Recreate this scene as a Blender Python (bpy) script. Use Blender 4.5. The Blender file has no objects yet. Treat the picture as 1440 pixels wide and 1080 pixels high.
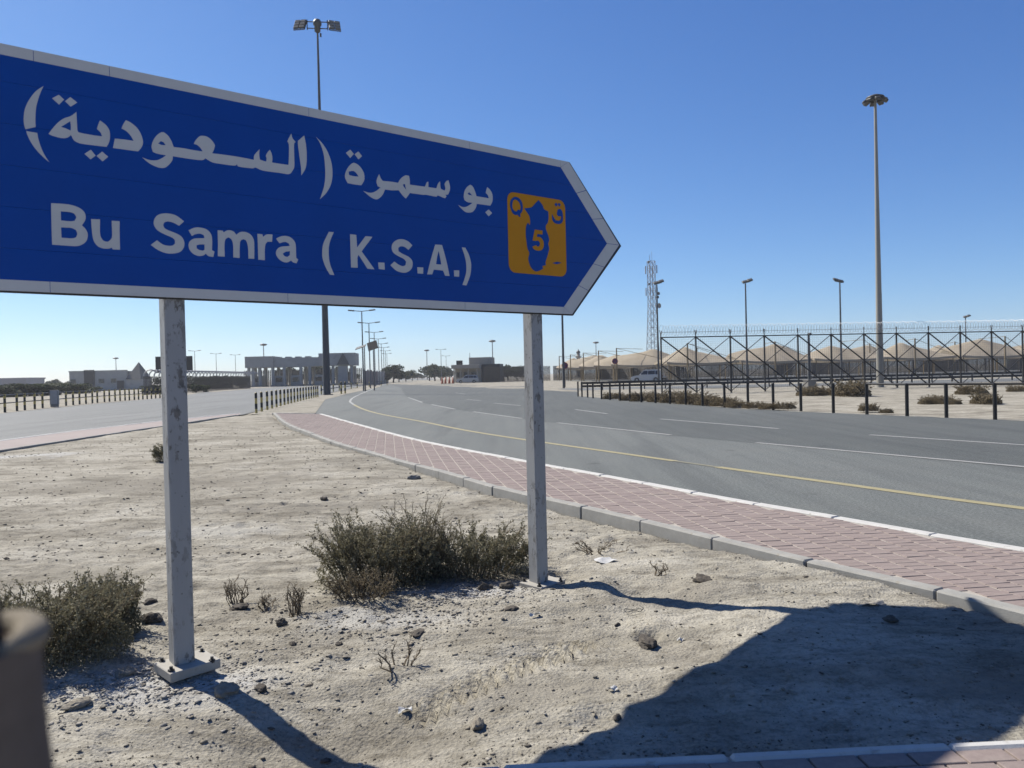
import bpy, bmesh, math, random
import numpy as np
from mathutils import Vector, Matrix
from mathutils.geometry import tessellate_polygon

SC = bpy.context.scene
COL = SC.collection
rnd = random.Random(7)
PI = math.pi

# ------------------------------------------------------------------ camera
EYE = 1.6
FPX = 1100.0                      # focal length in pixels of a 1440 x 1080 frame
_p = math.atan(13 / FPX); _r = math.atan(.0236)
CF = Vector((0, math.cos(_p), -math.sin(_p)))
_R0 = Vector((1, 0, 0)); _U0 = _R0.cross(CF)
CR = math.cos(_r) * _R0 - math.sin(_r) * _U0
CU = math.cos(_r) * _U0 + math.sin(_r) * _R0
cam = bpy.data.cameras.new('camera')
cam.sensor_width = 36; cam.lens = FPX / 1440 * 36
cam.clip_start = .05; cam.clip_end = 8000
cam.dof.use_dof = True; cam.dof.focus_distance = 7.5; cam.dof.aperture_fstop = 4.5
co = bpy.data.objects.new('camera', cam); COL.objects.link(co)
m = Matrix((CR, CU, -CF)).transposed().to_4x4(); m.translation = Vector((0, 0, EYE))
co.matrix_world = m
SC.camera = co

# ------------------------------------------------------------------ sky, sun, exposure
SUN_EL = math.radians(45.4); SUN_AZ = math.radians(-52)     # azimuth from +Y towards +X
world = bpy.data.worlds.new('World'); SC.world = world; world.use_nodes = True
wn = world.node_tree.nodes; wl = world.node_tree.links
for n in list(wn): wn.remove(n)
wo = wn.new('ShaderNodeOutputWorld'); bg = wn.new('ShaderNodeBackground')
sky = wn.new('ShaderNodeTexSky'); sky.sky_type = 'NISHITA'; sky.sun_disc = False
sky.sun_elevation = SUN_EL; sky.sun_rotation = SUN_AZ
sky.altitude = 0; sky.air_density = .8; sky.dust_density = .3; sky.ozone_density = 2.0
bg.inputs['Strength'].default_value = .058
sp = wn.new('ShaderNodeSeparateColor'); cb_ = wn.new('ShaderNodeCombineColor'); wl.new(sky.outputs[0], sp.inputs[0])
for i_, (g_, k_) in enumerate(((1.228, .552), (1.049, .910), (.777, 1.926))):      # colour response of the clear azure desert sky
    pw = wn.new('ShaderNodeMath'); pw.operation = 'POWER'; pw.inputs[1].default_value = g_
    ml = wn.new('ShaderNodeMath'); ml.operation = 'MULTIPLY'; ml.inputs[1].default_value = k_
    wl.new(sp.outputs[i_], pw.inputs[0]); wl.new(pw.outputs[0], ml.inputs[0]); wl.new(ml.outputs[0], cb_.inputs[i_])
wl.new(cb_.outputs[0], bg.inputs[0]); wl.new(bg.outputs[0], wo.inputs[0])
sun = bpy.data.lights.new('sun', 'SUN'); sun.energy = 5.0; sun.angle = math.radians(.53); sun.color = (1, .94, .84)
so = bpy.data.objects.new('sun', sun); COL.objects.link(so)
sd = Vector((math.cos(SUN_EL) * math.sin(SUN_AZ), math.cos(SUN_EL) * math.cos(SUN_AZ), math.sin(SUN_EL)))
so.rotation_euler = sd.to_track_quat('Z', 'Y').to_euler()
so.location = sd * 60
vs = SC.view_settings
vs.view_transform = 'Standard'; vs.look = 'None'; vs.exposure = 0.8; vs.gamma = 1.0; vs.use_curve_mapping = False

# ------------------------------------------------------------------ survey helpers: real positions from sight lines
def ray(px, py):
    return CF + (px - 720) / FPX * CR + (540 - py) / FPX * CU
def spot(px, py, z=0.0):                 # where a sight line meets the level z
    d = ray(px, py); t = (z - EYE) / d.z
    return Vector((d.x * t, d.y * t, z))
def at(px, py, Y):                       # where a sight line reaches the distance Y
    d = ray(px, py); t = Y / d.y
    return Vector((d.x * t, Y, EYE + d.z * t))
def stand(px, Y, z=0.0):                 # foot of something seen in column px at distance Y
    a = (px - 720) / FPX
    k = CR - a * CF
    return Vector((-(k.y * Y + k.z * (z - EYE)) / k.x, Y, z))

# ------------------------------------------------------------------ object helpers
def tag(o, label=None, cat=None, group=None, kind=None):
    if label: o['label'] = label
    if cat: o['category'] = cat
    if group: o['group'] = group
    if kind: o['kind'] = kind
    return o
def empty(name, loc=(0, 0, 0), rz=0.0, label=None, cat=None, group=None):
    o = bpy.data.objects.new(name, None); COL.objects.link(o)
    o.location = loc; o.rotation_euler = (0, 0, rz); o.empty_display_size = .2
    return tag(o, label, cat, group)
def link(name, me, parent=None):
    o = bpy.data.objects.new(name, me); COL.objects.link(o)
    if parent: o.parent = parent
    return o
def copy_tree(o, parent=None):
    c = o.copy(); COL.objects.link(c)
    if parent: c.parent = parent
    for ch in list(o.children): copy_tree(ch, c)
    return c
class MB:
    def __init__(s): s.v = []; s.f = []; s.sm = []
    def add(s, vs, fs, smooth=False):
        b = len(s.v); s.v += [tuple(v) for v in vs]; s.f += [tuple(b + i for i in f) for f in fs]; s.sm += [smooth] * len(fs)
        return s
    def box(s, c, d, M=None):
        x, y, z = d[0] / 2, d[1] / 2, d[2] / 2
        vs = [Vector((sx * x, sy * y, sz * z)) for sz in (-1, 1) for sy in (-1, 1) for sx in (-1, 1)]
        if M is not None: vs = [M @ v for v in vs]
        vs = [v + Vector(c) for v in vs]
        return s.add(vs, [(0, 2, 3, 1), (4, 5, 7, 6), (0, 1, 5, 4), (2, 6, 7, 3), (0, 4, 6, 2), (1, 3, 7, 5)])
    def cbox(s, c, d, b, M=None):        # box with chamfered edges
        x, y, z = d[0] / 2, d[1] / 2, d[2] / 2
        b = min(b, x * .9, y * .9, z * .9)
        bm = bmesh.new(); bmesh.ops.create_cube(bm, size=1)
        for v in bm.verts: v.co = Vector((v.co.x * d[0], v.co.y * d[1], v.co.z * d[2]))
        bmesh.ops.bevel(bm, geom=bm.edges[:], offset=b, segments=1, affect='EDGES')
        bm.verts.index_update()
        vs = [(M @ v.co if M is not None else v.co) + Vector(c) for v in bm.verts]
        fs = [[v.index for v in f.verts] for f in bm.faces]; bm.free()
        return s.add(vs, fs)
    def tube(s, p, q, r0, r1=None, n=8, caps=True, smooth=True):
        p, q = Vector(p), Vector(q); r1 = r0 if r1 is None else r1
        d = (q - p)
        if d.length < 1e-9: return s
        d.normalize(); a = d.orthogonal().normalized(); b = d.cross(a)
        vs = []
        for c, r in ((p, r0), (q, r1)):
            for i in range(n):
                t = 2 * PI * i / n; vs.append(c + (a * math.cos(t) + b * math.sin(t)) * r)
        s.add(vs, [(i, (i + 1) % n, n + (i + 1) % n, n + i) for i in range(n)], smooth)
        if caps: s.add(vs, [tuple(range(n - 1, -1, -1)), tuple(range(n, 2 * n))])
        return s
    def path(s, pts, r, n=6, smooth=True):
        pts = [Vector(p) for p in pts]; vs = []; a = None
        for k, p in enumerate(pts):
            d = (pts[min(k + 1, len(pts) - 1)] - pts[max(k - 1, 0)]).normalized()
            if a is None: a = d.orthogonal().normalized()
            a = (a - d * a.dot(d)).normalized(); b = d.cross(a)
            rr = r[k] if isinstance(r, (list, tuple)) else r
            for i in range(n):
                t = 2 * PI * i / n; vs.append(p + (a * math.cos(t) + b * math.sin(t)) * rr)
        fs = [(k * n + i, k * n + (i + 1) % n, (k + 1) * n + (i + 1) % n, (k + 1) * n + i) for k in range(len(pts) - 1) for i in range(n)]
        s.add(vs, fs, smooth)
        s.add(vs[:n], [tuple(range(n - 1, -1, -1))]); s.add(vs[-n:], [tuple(range(n))])
        return s
    def lathe(s, prof, c=(0, 0, 0), n=24, smooth=True):
        c = Vector(c); vs = []
        for r, z in prof:
            for i in range(n):
                t = 2 * PI * i / n; vs.append(c + Vector((r * math.cos(t), r * math.sin(t), z)))
        fs = [(k * n + i, k * n + (i + 1) % n, (k + 1) * n + (i + 1) % n, (k + 1) * n + i) for k in range(len(prof) - 1) for i in range(n)]
        return s.add(vs, fs, smooth)
    def prism(s, loops, M, t):           # polygon with holes in local xy, extruded by t along local z, placed by M
        loops = [[Vector((x, y, 0)) for x, y in l] for l in loops]
        flat = [v for l in loops for v in l]; n = len(flat)
        tris = tessellate_polygon(loops)
        top = []; bot = []
        for a, b, c in tris:
            if (flat[b] - flat[a]).cross(flat[c] - flat[a]).z < 0: b, c = c, b
            top.append((n + a, n + b, n + c)); bot.append((a, c, b))
        vs = [M @ v for v in flat] + [M @ (v + Vector((0, 0, t))) for v in flat]
        side = []; k = 0
        for l in loops:
            m_ = len(l)
            for i in range(m_): side.append((k + i, k + (i + 1) % m_, n + k + (i + 1) % m_, n + k + i))
            k += m_
        return s.add(vs, top + bot + side)
    def mesh(s, name, mat=None):
        me = bpy.data.meshes.new(name); me.from_pydata(s.v, [], s.f); me.validate()
        if len(me.polygons) == len(s.sm): me.polygons.foreach_set('use_smooth', s.sm)
        if mat: me.materials.append(mat)
        bm = bmesh.new(); bm.from_mesh(me); bmesh.ops.recalc_face_normals(bm, faces=bm.faces[:]); bm.to_mesh(me); bm.free()
        return me
    def build(s, name, mat=None, parent=None):
        return link(name, s.mesh(name, mat), parent)
def sheet(name, mat, polys, z, kind=None, parent=None):      # flat sheets of simple polygons
    b = MB()
    for pl in polys:
        loop = [Vector((p[0], p[1], 0)) for p in pl]
        for t in tessellate_polygon([loop]):
            t = list(t)
            if (loop[t[1]] - loop[t[0]]).cross(loop[t[2]] - loop[t[0]]).z < 0: t.reverse()
            b.add([Vector((loop[i].x, loop[i].y, z)) for i in t], [(0, 1, 2)])
    o = b.build(name, mat, parent)
    me = o.data; bm = bmesh.new(); bm.from_mesh(me)
    for f in bm.faces:
        f.normal_update()
        if f.normal.z < 0: f.normal_flip()
    bm.to_mesh(me); bm.free()
    if kind: o['kind'] = kind
    return o
def np_mesh(name, V, Fq, mat, smooth=False):                 # big meshes from numpy arrays (all faces the same size)
    me = bpy.data.meshes.new(name); k = Fq.shape[1]
    me.vertices.add(len(V)); me.vertices.foreach_set('co', V.astype(np.float32).ravel())
    me.loops.add(Fq.size); me.loops.foreach_set('vertex_index', Fq.astype(np.int32).ravel())
    me.polygons.add(len(Fq)); me.polygons.foreach_set('loop_start', np.arange(len(Fq), dtype=np.int32) * k)
    me.polygons.foreach_set('loop_total', np.full(len(Fq), k, dtype=np.int32))
    if smooth: me.polygons.foreach_set('use_smooth', np.ones(len(Fq), dtype=bool))
    me.update(); me.validate(); me.materials.append(mat)
    return me
def resample(pts, step):
    pts = [Vector((p[0], p[1], 0)) for p in pts]; out = [pts[0].copy()]; need = step
    for a, b in zip(pts, pts[1:]):
        L = (b - a).length; pos = 0
        while L - pos >= need:
            pos += need; out.append(a.lerp(b, pos / L)); need = step
        need -= (L - pos)
    return out
def spline(pts, sub=6):                  # Catmull-Rom through the points, kept open
    P = [Vector((p[0], p[1], 0)) for p in pts]; P = [2 * P[0] - P[1]] + P + [2 * P[-1] - P[-2]]
    out = []
    for i in range(1, len(P) - 2):
        for k in range(sub):
            t = k / sub
            a = (P[i - 1], P[i], P[i + 1], P[i + 2])
            out.append(.5 * ((2 * a[1]) + (a[2] - a[0]) * t + (2 * a[0] - 5 * a[1] + 4 * a[2] - a[3]) * t * t + (3 * a[1] - a[0] - 3 * a[2] + a[3]) * t ** 3))
    out.append(P[-2]); return out
def offset(pts, d):                      # polyline moved d to its left
    pts = [Vector((p[0], p[1], 0)) for p in pts]; out = []
    for i, p in enumerate(pts):
        t = (pts[min(i + 1, len(pts) - 1)] - pts[max(i - 1, 0)]).normalized()
        out.append(p + Vector((-t.y, t.x, 0)) * d)
    return out
def ribbon(b, pts, w, z):
    L = offset(pts, w / 2); Rr = offset(pts, -w / 2); n = len(pts)
    vs = [(p.x, p.y, z) for p in L] + [(p.x, p.y, z) for p in Rr]
    b.add(vs, [(i, n + i, n + i + 1, i + 1) for i in range(n - 1)])
def inside(poly, X, Y):
    r = np.zeros(np.shape(X), bool); n = len(poly)
    for i in range(n):
        x1, y1 = poly[i][0], poly[i][1]; x2, y2 = poly[(i + 1) % n][0], poly[(i + 1) % n][1]
        if y1 == y2: continue
        c = ((y1 > Y) != (y2 > Y)) & (X < (x2 - x1) * (Y - y1) / (y2 - y1) + x1)
        r ^= c
    return r
def perlin(X, Y, seed=0):
    g = np.random.RandomState(seed); perm = g.permutation(512); ang = g.rand(512) * 2 * PI
    gx, gy = np.cos(ang), np.sin(ang)
    xi = np.floor(X).astype(int); yi = np.floor(Y).astype(int); xf = X - xi; yf = Y - yi
    def gr(ix, iy, fx, fy):
        h = perm[(ix + perm[iy & 511]) & 511]; return gx[h] * fx + gy[h] * fy
    u = xf ** 3 * (xf * (xf * 6 - 15) + 10); v = yf ** 3 * (yf * (yf * 6 - 15) + 10)
    a = gr(xi, yi, xf, yf); b = gr(xi + 1, yi, xf - 1, yf); c = gr(xi, yi + 1, xf, yf - 1); d = gr(xi + 1, yi + 1, xf - 1, yf - 1)
    return (a + u * (b - a)) * (1 - v) + (c + u * (d - c)) * v
def sstep(a, b, x):
    t = np.clip((x - a) / (b - a), 0, 1); return t * t * (3 - 2 * t)

# ------------------------------------------------------------------ materials
class NT:
    def __init__(s, name, rough=.8, spec=.3, metal=0.0):
        s.m = bpy.data.materials.new(name); s.m.use_nodes = True
        s.t = s.m.node_tree; s.b = s.t.nodes['Principled BSDF']
        s.b.inputs['Roughness'].default_value = rough; s.b.inputs['Metallic'].default_value = metal
        s.b.inputs['Specular IOR Level'].default_value = spec
        s.tc = s.t.nodes.new('ShaderNodeTexCoord')
    def n(s, typ): return s.t.nodes.new(typ)
    def l(s, a, b): s.t.links.new(a, b)
    def noise(s, scale, detail=4, rough=.55, space='Object', stretch=None, rot=0):
        n = s.n('ShaderNodeTexNoise'); n.inputs['Scale'].default_value = scale; n.inputs['Detail'].default_value = detail; n.inputs['Roughness'].default_value = rough
        src = s.tc.outputs[space]
        if stretch:
            mp = s.n('ShaderNodeMapping'); mp.inputs['Scale'].default_value = stretch; mp.inputs['Rotation'].default_value = (0, 0, rot); s.l(src, mp.inputs[0]); src = mp.outputs[0]
        s.l(src, n.inputs['Vector']); return n.outputs[0]
    def voro(s, scale, feature='F1', space='Object', out='Distance'):
        n = s.n('ShaderNodeTexVoronoi'); n.inputs['Scale'].default_value = scale; n.feature = feature
        s.l(s.tc.outputs[space], n.inputs['Vector']); return n.outputs[out]
    def ramp(s, fac, stops):
        r = s.n('ShaderNodeValToRGB'); e = r.color_ramp.elements
        while len(e) < len(stops): e.new(.5)
        for i, (p, c) in enumerate(stops):
            e[i].position = p; e[i].color = (c, c, c, 1) if not hasattr(c, '__len__') else (*c, 1)
        s.l(fac, r.inputs[0]); return r.outputs[0]
    def ramp_scaled(s, v, lo, hi, k):
        m = s.n('ShaderNodeMapRange'); m.interpolation_type = 'SMOOTHSTEP'; m.inputs[1].default_value = lo; m.inputs[2].default_value = hi; m.inputs[3].default_value = k; m.inputs[4].default_value = 0.0
        s.l(v, m.inputs[0]); return m.outputs[0]
    def mix(s, fac, a, b, mode='MIX'):
        x = s.n('ShaderNodeMix'); x.data_type = 'RGBA'; x.blend_type = mode
        for sock, v in ((x.inputs[0], fac), (x.inputs[6], a), (x.inputs[7], b)):
            if isinstance(v, (int, float)): sock.default_value = v
            elif hasattr(v, '__len__'): sock.default_value = (*v, 1)
            else: s.l(v, sock)
        return x.outputs[2]
    def col(s, c):
        if hasattr(c, '__len__'): s.b.inputs['Base Color'].default_value = (*c, 1)
        else: s.l(c, s.b.inputs['Base Color'])
        return s
    def bump(s, h, strength=.4, dist=.01):
        n = s.n('ShaderNodeBump'); n.inputs['Strength'].default_value = strength; n.inputs['Distance'].default_value = dist
        s.l(h, n.inputs['Height']); s.l(n.outputs[0], s.b.inputs['Normal']); return s
ALB = .5          # the photograph is exposed for the sand: real albedos, brighter exposure
def alb(*c): return tuple(x * ALB for x in c)
def worn(name, c, rough=.6, var=.18, scale=6., spec=.3, metal=0.0, dirt=None, dirt_amt=.5, bump=0.0, bscale=60.):
    t = NT(name, rough, spec, metal); c = tuple(x * ALB for x in c); dirt = dirt and tuple(x * ALB for x in dirt)
    a = tuple(x * (1 - var) for x in c); b = tuple(min(1, x * (1 + var)) for x in c)
    k = t.ramp(t.noise(scale, 6, .65), [(.3, a), (.7, b)])
    if dirt: k = t.mix(t.ramp(t.noise(scale * 2.3, 8, .7), [(.56, 0), (.68, dirt_amt)]), k, dirt)
    t.col(k)
    if bump: t.bump(t.noise(bscale, 4, .6), bump, .005)
    return t.m
SIGN_GLYPHS=[
('bracket',[[(-0.581,3.044),(-0.616,3.009),(-0.644,2.963),(-0.662,2.916),(-0.668,2.872),(-0.667,2.843),(-0.662,2.821),(-0.620,2.839),(-0.620,2.877),(-0.616,2.929),(-0.605,2.977),(-0.593,3.014)],[(-0.659,2.813),(-0.614,2.812),(-0.609,2.777),(-0.597,2.736),(-0.583,2.705),(-0.567,2.679),(-0.591,2.699),(-0.619,2.729),(-0.640,2.761),(-0.654,2.793)]]),
('letter_dots',[[(-0.547,2.991),(-0.518,3.014),(-0.496,2.995),(-0.518,2.966)],[(-0.492,2.988),(-0.469,3.013),(-0.439,2.992),(-0.468,2.966)]]),
('letter',[[(-0.444,2.945),(-0.469,2.920),(-0.499,2.903),(-0.526,2.877),(-0.549,2.845),(-0.567,2.816),(-0.547,2.809),(-0.509,2.805),(-0.486,2.812),(-0.470,2.827),(-0.461,2.807),(-0.448,2.797),(-0.424,2.792),(-0.369,2.793),(-0.313,2.795),(-0.302,2.818),(-0.296,2.848),(-0.298,2.879),(-0.310,2.901),(-0.326,2.914),(-0.340,2.923),(-0.348,2.901),(-0.355,2.878),(-0.339,2.863),(-0.332,2.844),(-0.368,2.843),(-0.431,2.845),(-0.442,2.853),(-0.443,2.893)],[(-0.513,2.859),(-0.492,2.877),(-0.472,2.894),(-0.470,2.870),(-0.471,2.848),(-0.492,2.855)]]),
('letter_dots',[[(-0.414,2.744),(-0.385,2.769),(-0.364,2.743),(-0.387,2.721)],[(-0.360,2.742),(-0.334,2.768),(-0.307,2.746),(-0.333,2.719)]]),
('letter',[[(-0.220,2.946),(-0.197,2.938),(-0.168,2.916),(-0.150,2.887),(-0.141,2.852),(-0.147,2.823),(-0.165,2.796),(-0.222,2.795),(-0.284,2.794),(-0.274,2.843),(-0.229,2.846),(-0.185,2.846),(-0.201,2.873),(-0.220,2.891),(-0.242,2.900),(-0.231,2.927)]]),
('letter',[[(-0.147,2.768),(-0.113,2.760),(-0.078,2.764),(-0.051,2.779),(-0.030,2.797),(-0.072,2.799),(-0.094,2.805),(-0.100,2.831),(-0.092,2.862),(-0.074,2.893),(-0.052,2.913),(-0.038,2.917),(-0.019,2.905),(-0.002,2.880),(0.010,2.847),(0.063,2.849),(0.114,2.847),(0.160,2.848),(0.147,2.867),(0.131,2.879),(0.114,2.881),(0.124,2.901),(0.144,2.926),(0.163,2.933),(0.191,2.930),(0.214,2.912),(0.227,2.892),(0.220,2.867),(0.210,2.846),(0.294,2.849),(0.363,2.849),(0.441,2.846),(0.444,2.871),(0.460,2.893),(0.476,2.912),(0.473,2.880),(0.476,2.853),(0.495,2.849),(0.513,2.847),(0.516,2.867),(0.512,2.881),(0.522,2.901),(0.536,2.918),(0.546,2.897),(0.550,2.872),(0.547,2.847),(0.595,2.847),(0.646,2.848),(0.650,2.908),(0.651,2.968),(0.642,2.984),(0.653,3.006),(0.668,3.034),(0.674,3.008),(0.693,2.989),(0.683,2.973),(0.682,2.913),(0.681,2.846),(0.669,2.818),(0.647,2.795),(0.588,2.794),(0.493,2.793),(0.450,2.804),(0.432,2.797),(0.357,2.795),(0.345,2.807),(0.330,2.797),(0.264,2.795),(0.215,2.796),(0.192,2.804),(0.173,2.813),(0.154,2.800),(0.085,2.797),(0.005,2.798),(0.002,2.778),(-0.012,2.755),(-0.035,2.732),(-0.061,2.727),(-0.087,2.732),(-0.117,2.745)],[(-0.067,2.853),(-0.053,2.868),(-0.040,2.864),(-0.029,2.850),(-0.053,2.848)]]),
('letter',[[(0.747,3.036),(0.756,2.988),(0.760,2.931),(0.757,2.873),(0.746,2.835),(0.723,2.798),(0.722,2.847),(0.714,2.913),(0.707,2.990),(0.718,3.007)]]),
('bracket',[[(0.822,3.041),(0.847,3.008),(0.868,2.948),(0.875,2.880),(0.875,2.816),(0.865,2.752),(0.837,2.673),(0.879,2.716),(0.909,2.768),(0.922,2.829),(0.918,2.897),(0.897,2.958),(0.864,3.006)]]),
('letter_dots',[[(1.015,2.977),(1.045,3.001),(1.069,2.979),(1.044,2.950)],[(1.074,2.978),(1.100,2.999),(1.125,2.974),(1.100,2.951)]]),
('letter',[[(1.070,2.924),(1.103,2.912),(1.127,2.885),(1.137,2.859),(1.135,2.826),(1.115,2.793),(1.063,2.792),(1.022,2.794),(1.006,2.824),(1.008,2.852),(1.024,2.886),(1.049,2.914)],[(1.030,2.865),(1.063,2.874),(1.084,2.862),(1.098,2.844),(1.059,2.842),(1.032,2.845)]]),
('letter',[[(1.127,2.760),(1.173,2.754),(1.210,2.767),(1.249,2.796),(1.230,2.803),(1.222,2.826),(1.226,2.849),(1.242,2.880),(1.251,2.858),(1.266,2.841),(1.327,2.844),(1.379,2.844),(1.390,2.864),(1.413,2.887),(1.437,2.900),(1.460,2.900),(1.465,2.877),(1.465,2.844),(1.581,2.846),(1.596,2.877),(1.608,2.882),(1.607,2.847),(1.671,2.847),(1.683,2.878),(1.701,2.898),(1.702,2.868),(1.705,2.848),(1.735,2.840),(1.743,2.856),(1.736,2.885),(1.751,2.905),(1.768,2.914),(1.779,2.879),(1.778,2.849),(1.763,2.817),(1.741,2.813),(1.750,2.804),(1.737,2.789),(1.681,2.801),(1.666,2.792),(1.586,2.794),(1.565,2.791),(1.464,2.790),(1.453,2.775),(1.433,2.750),(1.410,2.767),(1.381,2.797),(1.332,2.790),(1.281,2.789),(1.264,2.754),(1.234,2.725),(1.209,2.719),(1.172,2.731)],[(1.412,2.838),(1.429,2.843),(1.432,2.827),(1.439,2.805),(1.418,2.825)]]),
('letter',[[(1.844,2.758),(1.875,2.749),(1.907,2.752),(1.940,2.769),(1.965,2.787),(1.925,2.786),(1.898,2.797),(1.892,2.823),(1.900,2.858),(1.922,2.890),(1.950,2.909),(1.971,2.898),(1.987,2.870),(2.000,2.836),(2.052,2.836),(2.108,2.835),(2.098,2.857),(2.081,2.869),(2.087,2.892),(2.096,2.911),(2.119,2.896),(2.136,2.873),(2.141,2.845),(2.136,2.813),(2.118,2.785),(2.062,2.785),(2.001,2.784),(1.992,2.756),(1.966,2.726),(1.933,2.716),(1.901,2.718),(1.869,2.737)],[(1.924,2.844),(1.938,2.856),(1.951,2.848),(1.965,2.836),(1.937,2.837)]]),
('letter_dots',[[(2.073,2.734),(2.103,2.757),(2.133,2.735),(2.102,2.709)]]),
('letter',[[(-0.565,2.482),(-0.514,2.485),(-0.475,2.483),(-0.441,2.472),(-0.422,2.454),(-0.417,2.432),(-0.421,2.412),(-0.435,2.388),(-0.418,2.370),(-0.410,2.345),(-0.417,2.313),(-0.438,2.292),(-0.465,2.283),(-0.519,2.282),(-0.566,2.282),(-0.566,2.381)],[(-0.525,2.447),(-0.488,2.448),(-0.467,2.442),(-0.458,2.425),(-0.466,2.408),(-0.485,2.403),(-0.525,2.403)],[(-0.526,2.369),(-0.482,2.371),(-0.461,2.362),(-0.456,2.345),(-0.462,2.327),(-0.480,2.320),(-0.525,2.319)]]),
('letter',[[(-0.393,2.424),(-0.353,2.426),(-0.355,2.359),(-0.349,2.333),(-0.338,2.320),(-0.321,2.317),(-0.307,2.330),(-0.300,2.351),(-0.300,2.425),(-0.263,2.427),(-0.265,2.358),(-0.265,2.282),(-0.300,2.281),(-0.302,2.290),(-0.318,2.283),(-0.343,2.282),(-0.366,2.291),(-0.382,2.312),(-0.389,2.342),(-0.392,2.386)]]),
('letter',[[(0.052,2.459),(0.027,2.433),(-0.002,2.446),(-0.029,2.450),(-0.047,2.443),(-0.054,2.429),(-0.048,2.414),(-0.030,2.404),(0.005,2.393),(0.036,2.377),(0.050,2.350),(0.048,2.322),(0.030,2.296),(-0.002,2.284),(-0.042,2.282),(-0.082,2.295),(-0.118,2.319),(-0.087,2.346),(-0.059,2.327),(-0.032,2.322),(-0.010,2.325),(0.003,2.337),(0.002,2.355),(-0.013,2.368),(-0.049,2.381),(-0.083,2.399),(-0.099,2.423),(-0.098,2.450),(-0.083,2.475),(-0.054,2.489),(-0.019,2.492),(0.017,2.484)]]),
('letter',[[(0.074,2.414),(0.107,2.431),(0.139,2.434),(0.172,2.426),(0.193,2.401),(0.197,2.368),(0.195,2.324),(0.197,2.315),(0.208,2.311),(0.201,2.281),(0.175,2.284),(0.161,2.296),(0.149,2.286),(0.126,2.280),(0.098,2.288),(0.078,2.308),(0.072,2.333),(0.079,2.355),(0.100,2.371),(0.128,2.376),(0.157,2.379),(0.153,2.395),(0.134,2.401),(0.110,2.396),(0.091,2.385)],[(0.113,2.337),(0.132,2.343),(0.156,2.345),(0.155,2.316),(0.145,2.311),(0.127,2.313),(0.114,2.320)]]),
('letter',[[(0.228,2.429),(0.256,2.429),(0.260,2.420),(0.283,2.434),(0.312,2.432),(0.331,2.414),(0.352,2.431),(0.382,2.434),(0.411,2.422),(0.428,2.394),(0.430,2.354),(0.428,2.288),(0.395,2.287),(0.394,2.351),(0.385,2.385),(0.370,2.393),(0.353,2.382),(0.347,2.347),(0.345,2.286),(0.310,2.287),(0.311,2.354),(0.303,2.385),(0.286,2.396),(0.269,2.382),(0.263,2.349),(0.263,2.287),(0.225,2.287),(0.228,2.356)]]),
('letter',[[(0.450,2.431),(0.479,2.430),(0.482,2.416),(0.504,2.432),(0.538,2.435),(0.534,2.393),(0.508,2.391),(0.495,2.374),(0.490,2.339),(0.489,2.284),(0.451,2.285),(0.451,2.361)]]),
('letter',[[(0.559,2.413),(0.583,2.427),(0.615,2.434),(0.647,2.428),(0.671,2.405),(0.677,2.375),(0.677,2.323),(0.679,2.310),(0.690,2.303),(0.678,2.280),(0.657,2.285),(0.646,2.295),(0.627,2.283),(0.606,2.281),(0.579,2.292),(0.560,2.314),(0.556,2.334),(0.565,2.355),(0.587,2.369),(0.613,2.374),(0.640,2.378),(0.635,2.392),(0.614,2.399),(0.593,2.394),(0.579,2.388)],[(0.596,2.329),(0.613,2.342),(0.640,2.348),(0.639,2.325),(0.623,2.313),(0.607,2.317)]]),
('bracket',[[(0.889,2.484),(0.921,2.485),(0.900,2.441),(0.887,2.398),(0.884,2.339),(0.892,2.286),(0.917,2.226),(0.888,2.227),(0.863,2.268),(0.844,2.320),(0.843,2.367),(0.853,2.416)]]),
('letter',[[(1.029,2.483),(1.071,2.483),(1.073,2.439),(1.075,2.406),(1.135,2.481),(1.183,2.481),(1.105,2.384),(1.192,2.279),(1.143,2.280),(1.084,2.361),(1.075,2.342),(1.075,2.281),(1.030,2.280)]]),
('full_stop',[[(1.219,2.324),(1.263,2.326),(1.265,2.282),(1.222,2.283)]]),
('full_stop',[[(1.506,2.314),(1.552,2.315),(1.550,2.274),(1.508,2.274)]]),
('full_stop',[[(1.796,2.313),(1.839,2.315),(1.837,2.272),(1.797,2.272)]]),
('letter',[[(1.473,2.453),(1.443,2.421),(1.414,2.438),(1.385,2.439),(1.367,2.428),(1.368,2.406),(1.398,2.392),(1.442,2.377),(1.468,2.353),(1.470,2.321),(1.454,2.292),(1.417,2.273),(1.380,2.273),(1.344,2.284),(1.306,2.313),(1.335,2.338),(1.367,2.321),(1.396,2.313),(1.418,2.321),(1.423,2.344),(1.405,2.361),(1.361,2.377),(1.329,2.396),(1.319,2.424),(1.327,2.453),(1.357,2.477),(1.394,2.486),(1.438,2.478)]]),
('letter',[[(1.650,2.474),(1.704,2.475),(1.734,2.379),(1.759,2.272),(1.723,2.272),(1.708,2.305),(1.634,2.307),(1.621,2.275),(1.581,2.272),(1.612,2.370)],[(1.676,2.435),(1.687,2.389),(1.695,2.344),(1.653,2.344),(1.663,2.394)]]),
('bracket',[[(1.865,2.473),(1.895,2.473),(1.923,2.427),(1.939,2.374),(1.938,2.327),(1.927,2.279),(1.896,2.216),(1.863,2.218),(1.885,2.269),(1.899,2.317),(1.898,2.371),(1.885,2.424)]])]
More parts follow.
